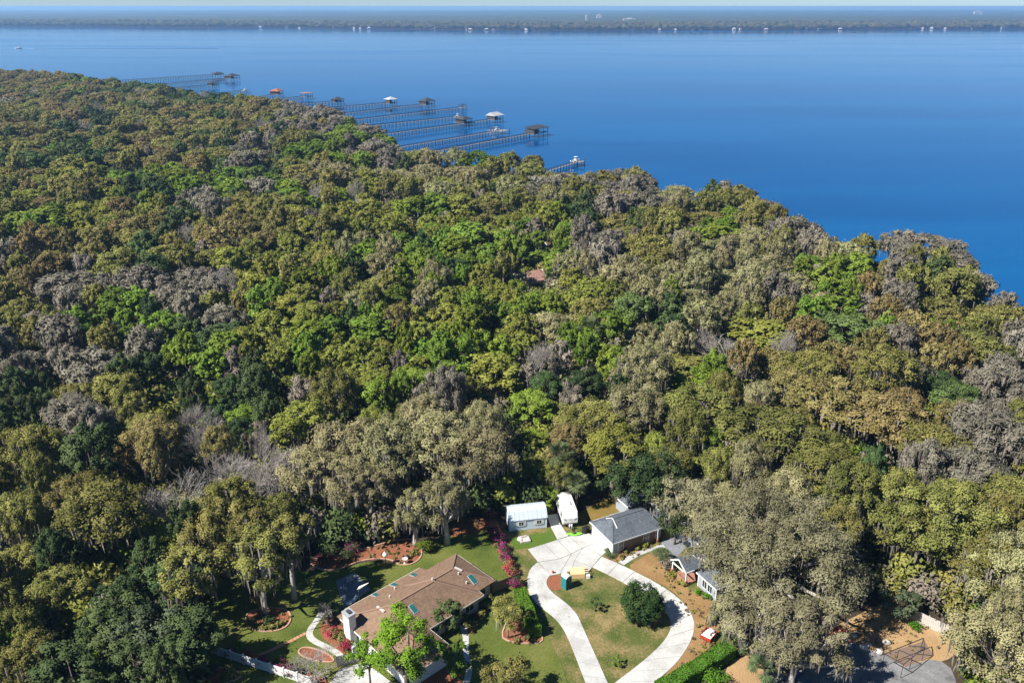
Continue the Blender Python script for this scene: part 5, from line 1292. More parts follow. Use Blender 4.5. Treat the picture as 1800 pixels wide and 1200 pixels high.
own('D', 272, 1196, 5.0, 11.5, 'dense grey green magnolia by the white fence end', 7, 15000, .8, leaf='S', ncl=44, zc=6.2, Hc=5.6, low=-.9, lob=.1)
own('G', 340, 1180, 2.2, 8.8, 'slim cone-shaped bright green tree beside the grey green magnolia', 8, 6500, .6, ncl=30, zc=4.4, Hc=4.6, low=-.95, lob=.1, rt=.14, rcs=1.1)
own('G', 18, 1215, 4.2, 9.5, 'bright green leafy tree at the lower corner below the dark oaks', 9, 8000, .8, ncl=26)
own('G', 716, 1228, 4.8, 13.5, 'bright green sweetgum with a dark forked trunk in front of the brown roof', 10, 10500, .66, leaf='L', ncl=30, zc=8.8, Hc=4.8, rt=.36, bark='bark_dark', rmin=.3, lob=.5, rcs=.98, low=-.7)
own('G', 652, 1212, 2.4, 8.5, 'slender bright green tree in front of the white garage wall', 11, 3800, .66, leaf='L', ncl=14, zc=5.6, Hc=3.4, rt=.14, bark='bark_dark', rmin=.3, lob=.5, rcs=1.15, low=-.8)
own('D', 786, 1108, 2.5, 4.6, 'dark green rounded tree against the front of the brown-roofed house', 12, 5200, .6, leaf='D', ncl=20, zc=2.8, Hc=1.9, rt=.14, low=-.7)
own('G', 798, 1192, 2.6, 5.4, 'bright green multi-stem tree by the front path', 13, 4000, .65, ncl=16, zc=3.2, Hc=2.4, rt=.12, low=-.7, rmin=.35)
LEAF['E'] = leaf_mat('citrus leaves', (.018, .042, .012), (.052, .090, .024), .1, .01, .1)
own('D', 1126, 1086, 3.2, 5.2, 'round dark green citrus tree in the loop of the drive', 14, 15000, .55, leaf='E', ncl=70, zc=2.75, Hc=2.5, low=-.9, lob=.06, rt=.18, rcs=1.15, rmin=.75)
own('Y', 893, 1120, 3.0, 5.6, 'small olive tree on a thin trunk in the mulch bed beside the hedge', 15, 5000, .6, leaf='O', ncl=24, zc=4.0, Hc=1.9, rt=.09, low=-.4, rmin=.4)
own('Y', 886, 1232, 3.7, 5.0, 'yellow green tree at the lower edge of the front lawn', 16, 6500, .65, leaf='O', ncl=26, zc=3.4, Hc=1.9, rt=.12, low=-.4)
own('D', 1046, 1074, .85, 2.4, 'small dark green sapling left of the citrus tree', 17, 900, .45, ncl=8, zc=1.4, Hc=1.0, rt=.05, low=-.8)
own('D', 1084, 1170, .75, 1.7, 'small round sapling low in the drive loop', 18, 800, .45, leaf='G', ncl=8, zc=1.0, Hc=.7, rt=.05, low=-.8)
own('D', 1134, 906, 7.0, 12.0, 'spreading dark green oak over the back of the garage house', 19, 17000, .85, ncl=64, zc=7.2, Hc=4.6, rt=.5, low=-.6, lob=.4, rmin=.45)
own('K', 1345, 1056, 13.6, 16.0, 'huge pale grey moss-hung oak covering the right half of the garage house', 20, 52000, .8, leaf='Q', ncl=210, zc=8.8, Hc=7.0, rt=.85, lob=.16, rcs=.68, nl=34, low=-.4, rmin=.6, mossk=.6, bark='bark_pale')
own('K', 1212, 950, 6.0, 11.5, 'pale mossy oak rising through the gap beside the grey house roof', 33, 17000, .8, leaf='Q', ncl=56, zc=7.4, Hc=4.0, rt=.4, low=-.5, rcs=.95)
own('K', *Pj((35.2, 80.3, 0))[:2], 5.6, 13.0, 'pale moss-hung oak leaning over the shaded grey drive', 21, 16000, .8, leaf='Q', ncl=54, zc=8.6, Hc=4.4, rt=.4, low=-.6, rcs=.85, nl=14)
own('K', 1322, 1150, 5.6, 10.0, 'smaller pale oak hanging over the dark drive entrance', 22, 13000, .75, leaf='Q', ncl=44, zc=5.8, Hc=4.0, rt=.35, low=-.6)
own('Y', 1618, 1010, 9.5, 15.0, 'broad yellow olive oak behind the pale board fence', 23, 26000, .9, leaf='O', ncl=80, zc=9.4, Hc=5.4, rt=.6, low=-.4, rcs=.8, nl=16, mossk=2)
own('K', 1775, 1110, 8.5, 15.0, 'tall khaki oak at the edge above the pool frame', 24, 24000, .85, ncl=70, zc=9.0, Hc=5.6, rt=.6, low=-.4, rcs=.85, nl=16)
own('O', 1735, 1222, 7.5, 12.0, 'olive oak in the lower corner beside the pool frame', 25, 20000, .85, leaf='K', ncl=60, zc=7.6, Hc=4.4, rt=.5, low=-.4, rcs=.9, nl=14)
own('D', 1580, 1086, 2.6, 4.2, 'blue green bushy tree at the end of the pale board fence', 26, 4500, .65, leaf='S', ncl=20, zc=2.4, Hc=2.0, low=-.8, rt=.14)
own('D', 1297, 1150, 2.0, 4.4, 'small dark green tree at the end of the clipped hedge', 27, 3500, .65, ncl=14, zc=2.6, Hc=1.8, low=-.8, rt=.12)
own('K', 1275, 1110, 2.8, 5.0, 'wispy grey green small tree beside the red cart', 28, 5000, .65, ncl=18, zc=3.0, Hc=2.0, low=-.8, rt=.14)
own('D', 160, 1010, 6.2, 12.0, 'big glossy dark evergreen among the olive oaks at the garden edge', 29, 15000, .9, ncl=50, low=-.7, rt=.4)
own('G', 195, 1140, 3.2, 8.0, 'bright green understorey tree between the dark trunks', 30, 4500, .8, ncl=18, low=-.6)
own('D', 1186, 956, 3.4, 8.0, 'dark green tree standing in the gap between garage and mossy oak', 37, 8000, .7, ncl=30, low=-.8, rt=.16)
own('G', 962, 890, 2.6, 4.2, 'bright green low tree in the shade behind the blue shed', 32, 3600, .7, ncl=16, zc=2.4, Hc=1.8, low=-.8)

rn = np.random.RandomState(3)
P1, P2, P3 = fan_palm(rn, 5.2, 44, 2.0), fan_palm(rn, 3.4, 46, 1.9), fan_palm(rn, 8.5, 36, 2.1)
palm('cabbage_palm', G(1012, 893), P1, 'cabbage palm with drooping fans behind the white travel trailer')
palm('cabbage_palm', G(1338, 1212), P2, 'low cabbage palm at the lower edge beside the dark drive')
palm('cabbage_palm', G(1035, 658), P3, 'pale green cabbage palm in a dark gap in the wood', 1.35)
palm('cabbage_palm', G(983, 872), P3, 'tall thin cabbage palm in the dark trees above the trailer')
palm('sago_palm', G(1072, 975), feather_palm(rn, 30, 1.5), 'sago palm at the front corner of the garage')
palm('sago_palm', G(586, 1072), feather_palm(rn, 30, 1.6), 'dark sago palm at the patio corner by the white chimney')
palm('yucca_palm', G(1162, 990), feather_palm(rn, 42, 2.1, 1.6), 'tall shaggy yucca beside the front walk')
SH = [('round_shrub', 747, 968, 1.5, 2.1, 'G', 'round bright green shrub where the mulch bed meets the lawn', 2600), ('clipped_shrub', 818, 1096, .75, 1.6, 'G', 'light green clipped shrub by the house front', 800), ('clipped_shrub', 845, 1084, .75, 1.0, 'O', 'low rounded shrub nearest the lawn by the house front', 700), ('clipped_shrub', 833, 1094, .6, .8, 'D', 'dark low shrub beside the front path head', 600), ('clipped_shrub', 829, 1104, .85, 1.1, 'O', 'olive rounded shrub on the path corner', 800), ('clipped_shrub', 822, 1100, .7, 1.0, 'O', 'olive shrub tucked behind the path corner shrub', 700), ('clipped_shrub', 855, 1070, .8, 1.2, 'O', 'rounded shrub nearest the far corner of the house front', 700),
      ('clipped_shrub', 862, 1060, .8, 1.3, 'O', 'rounded shrub under the eave at the house corner', 700), ('shrub', 601, 1130, .9, 1.9, 'O', 'olive shrub standing at the foot of the white chimney', 900), ('shrub', 456, 1066, 1.4, 2.6, 'R', 'rusty olive shrub behind the mulch island trunk', 1200), ('shrub', 470, 1092, 1.5, .8, 'D', 'dark low planting round the mulch island trunk', 900), ('shrub', 448, 1103, .7, .6, 'O', 'olive tuft at the left rim of the mulch island', 400), ('shrub', 462, 1106, .7, .6, 'O', 'olive tuft at the lower left rim of the mulch island', 400), ('shrub', 478, 1104, .7, .6, 'O', 'olive tuft at the lower rim of the mulch island', 400), ('shrub', 492, 1100, .7, .6, 'O', 'olive tuft at the lower right rim of the mulch island', 400),
      ('shrub', 420, 1144, .8, 1.1, 'H', 'bright yellow green shrub by the white fence', 700), ('shrub', 340, 1190, .9, .9, 'S', 'grey green mound in the lower mulch bed', 700), ('shrub', 375, 1182, .9, 1.2, 'S', 'blue green shrub at the white fence foot', 700), ('shrub', 403, 1196, 1.5, 1.8, 'O', 'brownish shrub against the white fence', 1200), ('shrub', 910, 1128, .7, .6, 'R', 'brown low shrub in the hedge mulch bed', 400), ('shrub', 934, 1126, .6, .6, 'O', 'small grey shrub at the bed corner below the hedge', 400), ('shrub', 1100, 972, .5, .8, 'O', 'small shrub under the garage house window', 350), ('shrub', 1120, 966, .5, .7, 'Y', 'yellowish shrub by the garage house wall', 350), ('shrub', 1135, 962, .6, 1.0, 'Y', 'taller yellowish shrub near the entry post', 400),
      ('shrub', 1092, 980, .5, .6, 'R', 'reddish shrub beside the sago palm', 350), ('shrub', 1183, 1014, 1.0, .8, 'Y', 'yellow green groundcover under the porch', 600), ('shrub', 1198, 1026, 1.0, .7, 'Y', 'yellow green clump in front of the brick porch', 600), ('shrub', 1228, 1044, .9, .6, 'H', 'low green clump under the grey blue wall windows', 500), ('shrub', 1242, 1052, .9, .6, 'H', 'low green clump near the grey blue wall corner', 500), ('shrub', 1170, 1000, 1.4, 2.0, 'V', 'dark brown shrub by the porch corner', 900), ('shrub', 1258, 1076, 1.5, 1.3, 'V', 'grey drooping shrub below the wall corner', 900), ('shrub', 1610, 1108, 1.2, 1.0, 'H', 'green mound in front of the pale board fence', 700),
      ('shrub', 1512, 1114, 1.0, 1.1, 'R', 'orange brown bush behind the boulders', 700), ('shrub', 1260, 1204, 1.7, 1.9, 'H', 'bright lime shrub at the lower edge by the clipped hedge', 1600), ('shrub', 727, 975, .9, .7, 'O', 'olive low plant in the rounded mulch bed', 400), ('shrub', 608, 986, 1.6, 1.8, 'D', 'dark shrub in the shaded back mulch bed', 900), ('shrub', 580, 980, 1.8, 2.2, 'D', 'dark spreading shrub at the end of the back mulch bed', 900)]
for nm, px, py, r, h, lf, lab, n in SH: shrub(nm, px, py, r, h, lf, lab, n)
AZ = [(858, 912, 1.3, 1.8, 'A', 'magenta azalea alone in the shade behind the lawn'), (866, 944, 1.3, 1.8, 'A', 'deep magenta azalea by the shed side of the lawn'), (878, 952, 1.2, 1.7, 'A', 'magenta azalea nearest the blue shed corner'), (884, 968, 1.0, 1.5, 'A', 'small magenta azalea in the strip bed'), (890, 986, 1.2, 1.6, 'A', 'pink azalea mid way down the strip bed'), (894, 1000, 1.2, 1.5, 'C', 'red pink azalea low in the strip bed'), (900, 1010, 1.1, 1.4, 'C', 'red azalea at the lower end of the strip bed'), (908, 1032, 1.2, 1.6, 'A', 'pink azalea at the end of the brown board fence'),
      (566, 990, 1.2, 1.4, 'A', 'pink azalea at the edge of the dark back bed'), (405, 1152, .9, 1.1, 'A', 'magenta azalea at the upper end of the white fence'), (432, 1160, 1.1, 1.2, 'C', 'dark red azalea next to the upper fence azalea'), (464, 1169, 1.1, 1.2, 'A', 'pink azalea in the middle of the white fence row'), (492, 1178, 1.2, 1.3, 'A', 'largest pink azalea of the white fence row'), (516, 1187, 1.2, 1.2, 'A', 'pink azalea near the lower end of the white fence row'), (584, 1118, 1.0, 1.2, 'C', 'red azalea left of the white chimney'), (610, 1142, 1.2, 1.5, 'C', 'crimson azalea beside the air conditioner'), (400, 1002, 1.4, 1.4, 'A', 'shaded purple azalea at the back of the left lawn'), (620, 968, 1.4, 1.5, 'A', 'shaded purple azalea behind the back mulch bed')]
for px, py, r, h, fl, lab in AZ: shrub('azalea', px, py, r, h, 'D' if fl == 'A' else 'R', lab, 900, None, 'azalea', 'azaleas in bloom', flowers=fl)
hedge('clipped bright green hedge between the mulch bed and the white drive', G(914, 1052), G(940, 1122), 1.7, 2.0, 9000)
hedge('long clipped green hedge below the pine straw and red cart', G(1158, 1226), G(1282, 1152), 2.0, 1.9, 12000, seed=2)
t = put_tree('B', G(556, 1196), 4.2, 4.6, 'bare grey many-branched shrub tree by the pale drive', group=None, var=0)
t = put_tree('B', G(574, 1096), 1.4, 3.4, 'small bare shrub on the lawn beside the sago palm', group=None, var=1)

# ------------------------------------------------------------------ the wood
MAP = '''RO RGD OD D GO MO M M M M M M M M M M M M
OR RD OR ORD ORM MO GM M M M M M M M M M M M
OD DGO OR ROGD ODM GOM MG OK DOG OM MO O O O M M M M
YOR YO DG GDM DGM OKG YKO KYO OKM MOK MOK MOK OMD O M M M M
GO YMR RYO ROM OYR YOG YKG YGO GYO GYO MODK MOK GMO OM MG MO MO O
RO RYO DRO OR YGO YGO KYG GYD GOY GYK MOK OKM KO KO KGM OMG MO M
OR ODM MDK MDO YGO YOG KYO GYK YKG GOK KOY KG KO KMO GKO OMR MO OM
OYM MGD GDM DGM GYO YGK YRG YGR GYK KYG KGO DKG KOG OKR OGR MRG GOR OM
MDO OMD DOM GOD GYD YGO YKG GYO GYK KRV DGK VKO KBO BOR OGR ROM MOR MO
DMO MOR ODM DYG DOG YOD YGO YGO GYR KRG VDG OKG OKG OK OR RO DMR M
DO MOD OYR RBO DGV DYO KYO KO KO GKO OD OYG OG OR RO RO RM MO
OD DO OR RBO BOK K K K KO KOD DO YO OD OK OR R ROM MO
O O OR YOB OK OK K K KO DO D D K K OK O O OM
OY OY DY D O O K K D D D D K K OY OY O OM
O O D DO O K O O O D D D K O OY O O O
OD O DG D D O O O O O O O K OY KO KO OK K
O OG DG D D D O O O O O O O YK K K K K
G DO D D D D O O O O O O K K K K KO K'''.split('\n')
MAP = [r.split() for r in MAP]
SPECIAL = [  # crown centre px, kind, radius m, height m
    (208, 535, 'G', 5.0, 16, 'G'), (285, 570, 'G', 4.6, 13, 0), (140, 568, 'G', 4.5, 13, 0), (1255, 415, 'G', 8.0, 14, 0), (968, 395, 'G', 9.0, 17, 0), (820, 415, 'G', 8.0, 15, 0), (950, 445, 'G', 5.5, 12, 0), (700, 430, 'G', 5.5, 14, 0), (600, 243, 'G', 10.5, 17, 0), (70, 388, 'G', 11.0, 15, 0), (320, 312, 'G', 10, 15, 0), (405, 310, 'G', 9, 14, 0), (430, 360, 'O', 8, 14, 0),
    (1490, 588, 'N', 8.2, 15, 'pine'), (1600, 572, 'G', 6.5, 10, 0), (1680, 705, 'N', 5.0, 12, 0), (1110, 552, 'N', 5.6, 15, 0), (695, 527, 'G', 4.0, 13, 0), (825, 562, 'G', 5.0, 14, 0), (655, 582, 'G', 5.2, 13, 0), (870, 655, 'Y', 6.5, 13, 0), (938, 715, 'G', 4.5, 11, 0), (960, 680, 'D', 4.6, 11, 0), (590, 640, 'Y', 4.5, 12, 0), (715, 665, 'G', 3.2, 10, 0), (930, 520, 'G', 3.2, 11, 0),
    (1632, 440, 'M', 13.0, 15, 'wide'), (1585, 430, 'M', 7, 14, 0), (1690, 465, 'M', 6, 12, 0), (1390, 408, 'M', 8.5, 16, 0), (1440, 425, 'M', 5.5, 12, 0), (660, 265, 'M', 9, 15, 0), (1300, 345, 'O', 8, 14, 0), (1290, 622, 'B', 6.5, 13, 0), (345, 735, 'B', 5.0, 12, 0), (300, 880, 'B', 6.0, 13, 0), (395, 830, 'B', 6.2, 13.5, 0), (480, 818, 'B', 6.6, 14, 0), (440, 850, 'B', 5.0, 12, 0), (1240, 600, 'B', 4, 12, 0),
    (265, 775, 'R', 5.8, 13, 0), (235, 800, 'R', 4, 11, 0), (735, 552, 'V', 2.8, 12, 0), (985, 622, 'V', 3.0, 13, 0), (1022, 668, 'V', 3.6, 9, 0), (703, 640, 'V', 2.2, 12, 0), (1505, 555, 'V', 4, 11, 0), (1545, 560, 'V', 5, 10, 0), (1085, 620, 'V', 2.5, 12, 0), (180, 790, 'V', 2.0, 11, 0), (530, 690, 'V', 3.4, 13, 0), (415, 640, 'V', 3.2, 14, 0),
    (160, 650, 'M', 6.5, 14, 0), (200, 690, 'O', 6, 14, 0), (120, 505, 'M', 8, 14, 0), (250, 500, 'M', 8, 15, 0), (300, 530, 'M', 6, 13, 0), (60, 570, 'V', 5, 10, 0), (770, 780, 'K', 7.5, 16, 0), (690, 790, 'K', 7.0, 16, 0), (610, 790, 'K', 6.5, 15, 0), (840, 800, 'K', 6.2, 15, 0), (560, 830, 'K', 6, 14, 0), (640, 850, 'K', 5.5, 13, 0), (1080, 790, 'Y', 6.0, 13, 0), (1000, 780, 'R', 4.2, 12, 0), (1040, 740, 'O', 6, 13, 0), (1120, 720, 'K', 7, 14, 0), (1230, 720, 'O', 8, 15, 0),
    (1480, 710, 'R', 8.5, 15, 0), (1560, 740, 'R', 8, 15, 0), (1400, 690, 'R', 7, 14, 0), (1640, 790, 'O', 6.5, 15, 0), (1740, 760, 'M', 8.0, 16, 0), (1700, 830, 'M', 6, 14, 0), (1350, 760, 'O', 8, 15, 0), (1450, 820, 'O', 6, 12, 0), (1780, 880, 'O', 6, 13, 0), (275, 152, 'N', 15, 20, 'pine'), (238, 148, 'N', 7, 21, 0), (330, 185, 'N', 9, 17, 0), (240, 190, 'N', 10, 17, 0), (190, 165, 'D', 9, 16, 0), (1340, 590, 'Y', 9, 12, 0)]
random.seed(23)
rn = np.random.RandomState(23)
LOT_PX = [(352, 1215), (346, 1180), (330, 1120), (350, 1060), (372, 1000), (400, 975), (560, 970), (640, 960), (700, 945), (800, 915), (868, 896), (895, 905), (960, 890), (1030, 868), (1100, 862), (1124, 878), (1200, 905), (1320, 1050), (1420, 1070), (1540, 1040), (1640, 1075), (1720, 1125), (1690, 1190)]
LOT = gp(LOT_PX)
LOT = LOT + [(60, 60), (-36, 60)]
HOLE = [gp([(915, 525), (915, 500), (960, 478), (975, 500), (965, 525)]), gp([(950, 455), (952, 436), (985, 432), (985, 455)]), gp([(250, 760), (270, 715), (370, 705), (385, 745), (330, 765)]), gp([(452, 298), (456, 282), (486, 280), (490, 296)]), gp([(1005, 668), (1012, 640), (1058, 640), (1066, 668)])]
placed = []     # x, y, r, kind, h, variant
cell = {}
def ok(x, y, r, k=.74):
    ci, cj = int(x // 12), int(y // 12)
    for i in range(ci - 3, ci + 4):
        for j in range(cj - 3, cj + 4):
            for q in cell.get((i, j), ()):
                if (q[0] - x) ** 2 + (q[1] - y) ** 2 < ((q[2] + r) * k) ** 2: return False
    return True
CAPS = [(930, 958, 508, 242), (962, 968, 440, 330), (1015, 1052, 632, 164), (955, 1022, 302, 455)]
def cap_h(x, y, r, h):
    px, py, w = Pj((x, y, h))
    lim = np.interp(px, [q[0] for q in SHORE_PX], [q[1] for q in SHORE_PX]) - 3
    rp = r * FPX / w
    for x0, x1, yt, dist in CAPS:
        if x0 - rp * .8 < px < x1 + rp * .8 and y < dist: lim = max(lim, yt if Pj((x, y, 0))[1] > yt else -99)
    while py < lim and h > 3.5:
        h -= .25; py = Pj((x, y, h))[1]
    return h
def add(x, y, r, kind, h, tagv=0):
    h2 = cap_h(x, y, r, h)
    if h2 < h - 4: r = min(r, max(1.6, h2 * .45))
    h = h2
    q = (x, y, r, kind, h, tagv); placed.append(q); cell.setdefault((int(x // 12), int(y // 12)), []).append(q)
for px, py, kind, r, h, tv in SPECIAL:
    p = G(px, py, h * .66); add(p[0], p[1], r, kind, h, tv if tv else 'special')
cand = []
for Y0, Y1, n in ((74, 160, 2600), (160, 330, 9000), (330, 700, 22000), (700, 1500, 42000)):
    y = rn.uniform(Y0, Y1, n); x = rn.uniform(-.74, .74, n) * y * 1.08 + rn.uniform(-25, 12, n); cand.append(np.c_[x, y])
cand = np.concatenate(cand); cand = cand[np.argsort(cand[:, 1] + rn.uniform(0, 25, len(cand)))]
shin = [(x - 1.0, y - 4.0) for x, y in shore_ext] + LAND[-2:]
keep = inside(shin, cand[:, 0], cand[:, 1]) & ~inside(LOT, cand[:, 0], cand[:, 1])
for hpoly in HOLE: keep &= ~inside(hpoly, cand[:, 0], cand[:, 1])
cand = cand[keep]
RAD = dict(N=(4, 6), O=(2.9, 7.2), K=(3.4, 7.4), M=(3.4, 7.0), R=(2.8, 6.2), G=(2.2, 5.2), Y=(2.4, 5.4), D=(2.4, 5.2), V=(1.9, 3.2), B=(3.4, 5.2))
for x, y in cand:
    px, py, w = Pj((x, y, 9))
    if px < -220 or px > 1960: continue
    ci, cj = int(np.clip(px // 100, 0, 17)), int(np.clip((py - 120) // 60, 0, 17))
    opts = MAP[cj][ci]; wts = [(3, 1.6, 1, .8)[min(i, 3)] for i in range(len(opts))]
    if rn.rand() < .07: kind = rn.choice(list('OODVMB' if y > 130 else 'OODDY'))
    elif rn.rand() < .7: kind = random.Random('%d %d' % (int((x + 5 * math.sin(y * .11)) // 21), int((y + 6 * math.sin(x * .09)) // 27))).choices(opts, wts)[0]
    else: kind = random.choices(opts, wts)[0]
    lo, hi = RAD[kind]; r = rn.uniform(lo, hi) * float(np.interp(y, [150, 270, 520], [1.0, 1.2, 1.55]))
    if ok(x, y, r):
        h = rn.uniform(10, 17.5) * (.86 if kind in 'VY' else 1.0) * (.8 + .2 * min(1, r / 4.5))
        if inside(gp([(900, 900), (890, 820), (1060, 800), (1080, 868), (960, 890)]), x, y): h *= .6
        add(x, y, r, kind, h)
LANDM = [(-12, 95, 'brown-roofed ranch house'), (3, 117, 'pale blue shed'), (9.5, 122, 'white travel trailer'), (20, 112, 'grey-roofed garage house'), (*G(400, 1010)[:2], 'dark corner of the garden lawn'), (*G(160, 1010)[:2], 'glossy evergreen at the garden edge'), (*G(272, 1196)[:2], 'grey green magnolia'), (*G(1618, 1010)[:2], 'broad yellow olive oak'), (*G(1775, 1110)[:2], 'pale board fence oak'), (*G(1345, 1052)[:2], 'huge pale oak over the house')]
for px, py, nm in ((208, 535, 'lollipop-shaped bright green tree'), (285, 572, 'pair of bright green treetops'), (1255, 415, 'bright green tree near the mossy shore'), (968, 395, 'big green tree behind the hidden house'), (940, 495, 'hidden cream house'), (820, 415, 'green trees before the river docks'), (600, 243, 'tall bright green tree by the docks'), (70, 388, 'green trees at the far edge'), (320, 312, 'bright green trees in the far wood'), (1490, 588, 'round pine-like green tree'), (1680, 705, 'dark green tree among grey moss'), (1110, 552, 'round dark tree above the palm gap'), (870, 655, 'big yellow green tree in the middle'), (938, 715, 'bright green tree above the trailer'), (1632, 440, 'wide moss oak over the water'), (1390, 408, 'tall moss-hung tree on the shore'), (660, 265, 'grey moss tree at the dock shore'), (1290, 622, 'pale bare tree'), (440, 830, 'row of bare grey trees'), (265, 775, 'rust orange tree'), (1035, 640, 'cabbage palm gap'), (160, 650, 'mossy oak above the dark hollow'), (330, 720, 'dark hollow'), (200, 500, 'band of grey moss trees'), (1505, 555, 'vine-smothered tower'), (770, 780, 'khaki oaks behind the garden'), (1080, 790, 'yellow olive oak above the garage'), (1480, 710, 'rust brown oak canopy'), (1740, 760, 'grey moss oaks at the edge'), (30, 130, 'farthest waterside treetops'), (280, 155, 'pines by the far docks'), (470, 180, 'shore below the rust red boathouse'), (880, 275, 'shore below the last boathouse'), (1000, 300, 'dock behind the mossy shore trees'), (1180, 330, 'shore bend'), (1790, 540, 'last shore trees'), (420, 470, 'yellow green belt'), (620, 400, 'khaki belt before the docks'), (60, 310, 'yellow far edge treetops'), (1130, 430, 'grey canopy above the hidden house'), (520, 560, 'spring green belt'), (700, 600, 'reddish vine towers'), (1200, 520, 'pale canopy near the mossy shore'), (1600, 640, 'green low crown'), (60, 720, 'dark wood at the edge'), (100, 880, 'olive oaks at the edge'), (230, 930, 'green crown at the garden edge'), (620, 690, 'khaki treetops above the garden')):
    p = G(px, py, 9); LANDM.append((p[0], p[1], nm))
LOOK = {'O': 'olive green oak', 'K': 'pale khaki oak', 'M': 'grey moss-draped oak', 'R': 'rust brown oak', 'G': 'bright green tree', 'Y': 'yellow green tree', 'D': 'dark evergreen', 'N': 'pine green tree', 'V': 'vine-covered column', 'B': 'bare grey tree'}
lm = np.array([(a, b) for a, b, c in LANDM])
inview, rest = [], []
cnt = {}
order = sorted(placed, key=lambda q: -(q[2] + .25 * q[4]) / math.hypot(q[0], q[1]) - (9 if q[5] else 0))
for q in order:
    px, py, w = Pj((q[0], q[1], q[4] * .8))
    rr_ = q[2] * FPX / w
    seen = -rr_ < px < 1800 + rr_ and py < 1200 + rr_
    if not seen:
        rest.append((q, False)); continue
    if cnt.get(q[3], 0) < 270 and w < 520:
        cnt[q[3]] = cnt.get(q[3], 0) + 1; inview.append((q, w))
    else: rest.append((q, True))
cells = {}
for q, w in inview:
    i = int(np.argmin(np.hypot(lm[:, 0] - q[0], lm[:, 1] - q[1])))
    sz = 'tall slim' if q[4] > 3.3 * q[2] else 'broad' if q[2] > 5.2 else 'small' if q[4] < 11.5 else 'middling'
    cells.setdefault((i, q[3], sz), []).append((math.hypot(lm[i][0] - q[0], lm[i][1] - q[1]), q, w))
labels = set()
for (i, kind, sz), lst in cells.items():
    lst.sort(key=lambda e: e[0])
    for n, (dd, q, w) in enumerate(lst):
        big = LANDM[i][2]
        lab = '%s %s, %s to the %s' % (sz, LOOK[kind], ('nearest' if n == 0 else ordw(n + 1) + ' nearest'), big)
        tv = q[5]
        if False: pass
        o = put_tree(kind, q, q[2], q[4], lab, w < 172 or q[5] == 'wide', 'trees of the wood')
# the trees outside the frame that shade it, and those past the limit: one mass
def gn_mass(name, label, pts, protos, kind='stuff'):
    """one object whose points carry a tree each"""
    n = len(pts)
    me = bpy.data.meshes.new(name); me.vertices.add(n)
    me.vertices.foreach_set('co', np.array([(p[0], p[1], p[2]) for p in pts], np.float32).ravel())
    for nm, tp, val in (('idx', 'INT', [p[3] for p in pts]), ('rot', 'FLOAT', [p[4] for p in pts])):
        a = me.attributes.new(nm, tp, 'POINT'); a.data.foreach_set('value', np.array(val, np.int32 if tp == 'INT' else np.float32))
    a = me.attributes.new('scl', 'FLOAT_VECTOR', 'POINT'); a.data.foreach_set('vector', np.array([p[5] for p in pts], np.float32).ravel())
    o = link(name, me); tag(o, label, None, None, kind)
    ng = bpy.data.node_groups.new(name, 'GeometryNodeTree')
    ng.interface.new_socket('Geometry', in_out='INPUT', socket_type='NodeSocketGeometry'); ng.interface.new_socket('Geometry', in_out='OUTPUT', socket_type='NodeSocketGeometry')
    N, L = ng.nodes, ng.links
    gi, go, jn = N.new('NodeGroupInput'), N.new('NodeGroupOutput'), N.new('GeometryNodeJoinGeometry')
    ai = N.new('GeometryNodeInputNamedAttribute'); ai.data_type = 'INT'; ai.inputs['Name'].default_value = 'idx'
    ar = N.new('GeometryNodeInputNamedAttribute'); ar.data_type = 'FLOAT'; ar.inputs['Name'].default_value = 'rot'
    av = N.new('GeometryNodeInputNamedAttribute'); av.data_type = 'FLOAT_VECTOR'; av.inputs['Name'].default_value = 'scl'
    cx = N.new('ShaderNodeCombineXYZ'); L.new(ar.outputs['Attribute'], cx.inputs['Z'])
    for k, pm in enumerate(protos):
        po_ = bpy.data.objects.new(name + '_source', pm)
        oi = N.new('GeometryNodeObjectInfo'); oi.inputs['Object'].default_value = po_; oi.inputs['As Instance'].default_value = True
        cp = N.new('FunctionNodeCompare'); cp.data_type = 'INT'; cp.operation = 'EQUAL'
        L.new(ai.outputs['Attribute'], cp.inputs[2]); cp.inputs[3].default_value = k
        ip = N.new('GeometryNodeInstanceOnPoints')
        L.new(gi.outputs[0], ip.inputs['Points']); L.new(cp.outputs[0], ip.inputs['Selection']); L.new(oi.outputs['Geometry'], ip.inputs['Instance'])
        L.new(cx.outputs[0], ip.inputs['Rotation']); L.new(av.outputs['Attribute'], ip.inputs['Scale'])
        L.new(ip.outputs[0], jn.inputs[0])
    L.new(jn.outputs[0], go.inputs[0])
    md = o.modifiers.new('scatter', 'NODES'); md.node_group = ng
    return o
PROT, PIDX = [], {}
for k in KIND:
    PIDX[k] = list(range(len(PROT), len(PROT) + 5)); PROT += MID[k]
PIDX['B'] = list(range(len(PROT), len(PROT) + 3)); PROT += BARE
def as_point(q):
    R0, H0 = (4.6, 12.5) if q[3] == 'B' else KIND[q[3]][1:3]
    return (q[0], q[1], 0, random.choice(PIDX[q[3]]), random.uniform(0, 6.28), (q[2] / R0, q[2] / R0, q[4] / H0))
gn_mass('far_wood', 'far treetops of the wood along the river, too many to tell apart', [as_point(q) for q, s in rest], PROT)
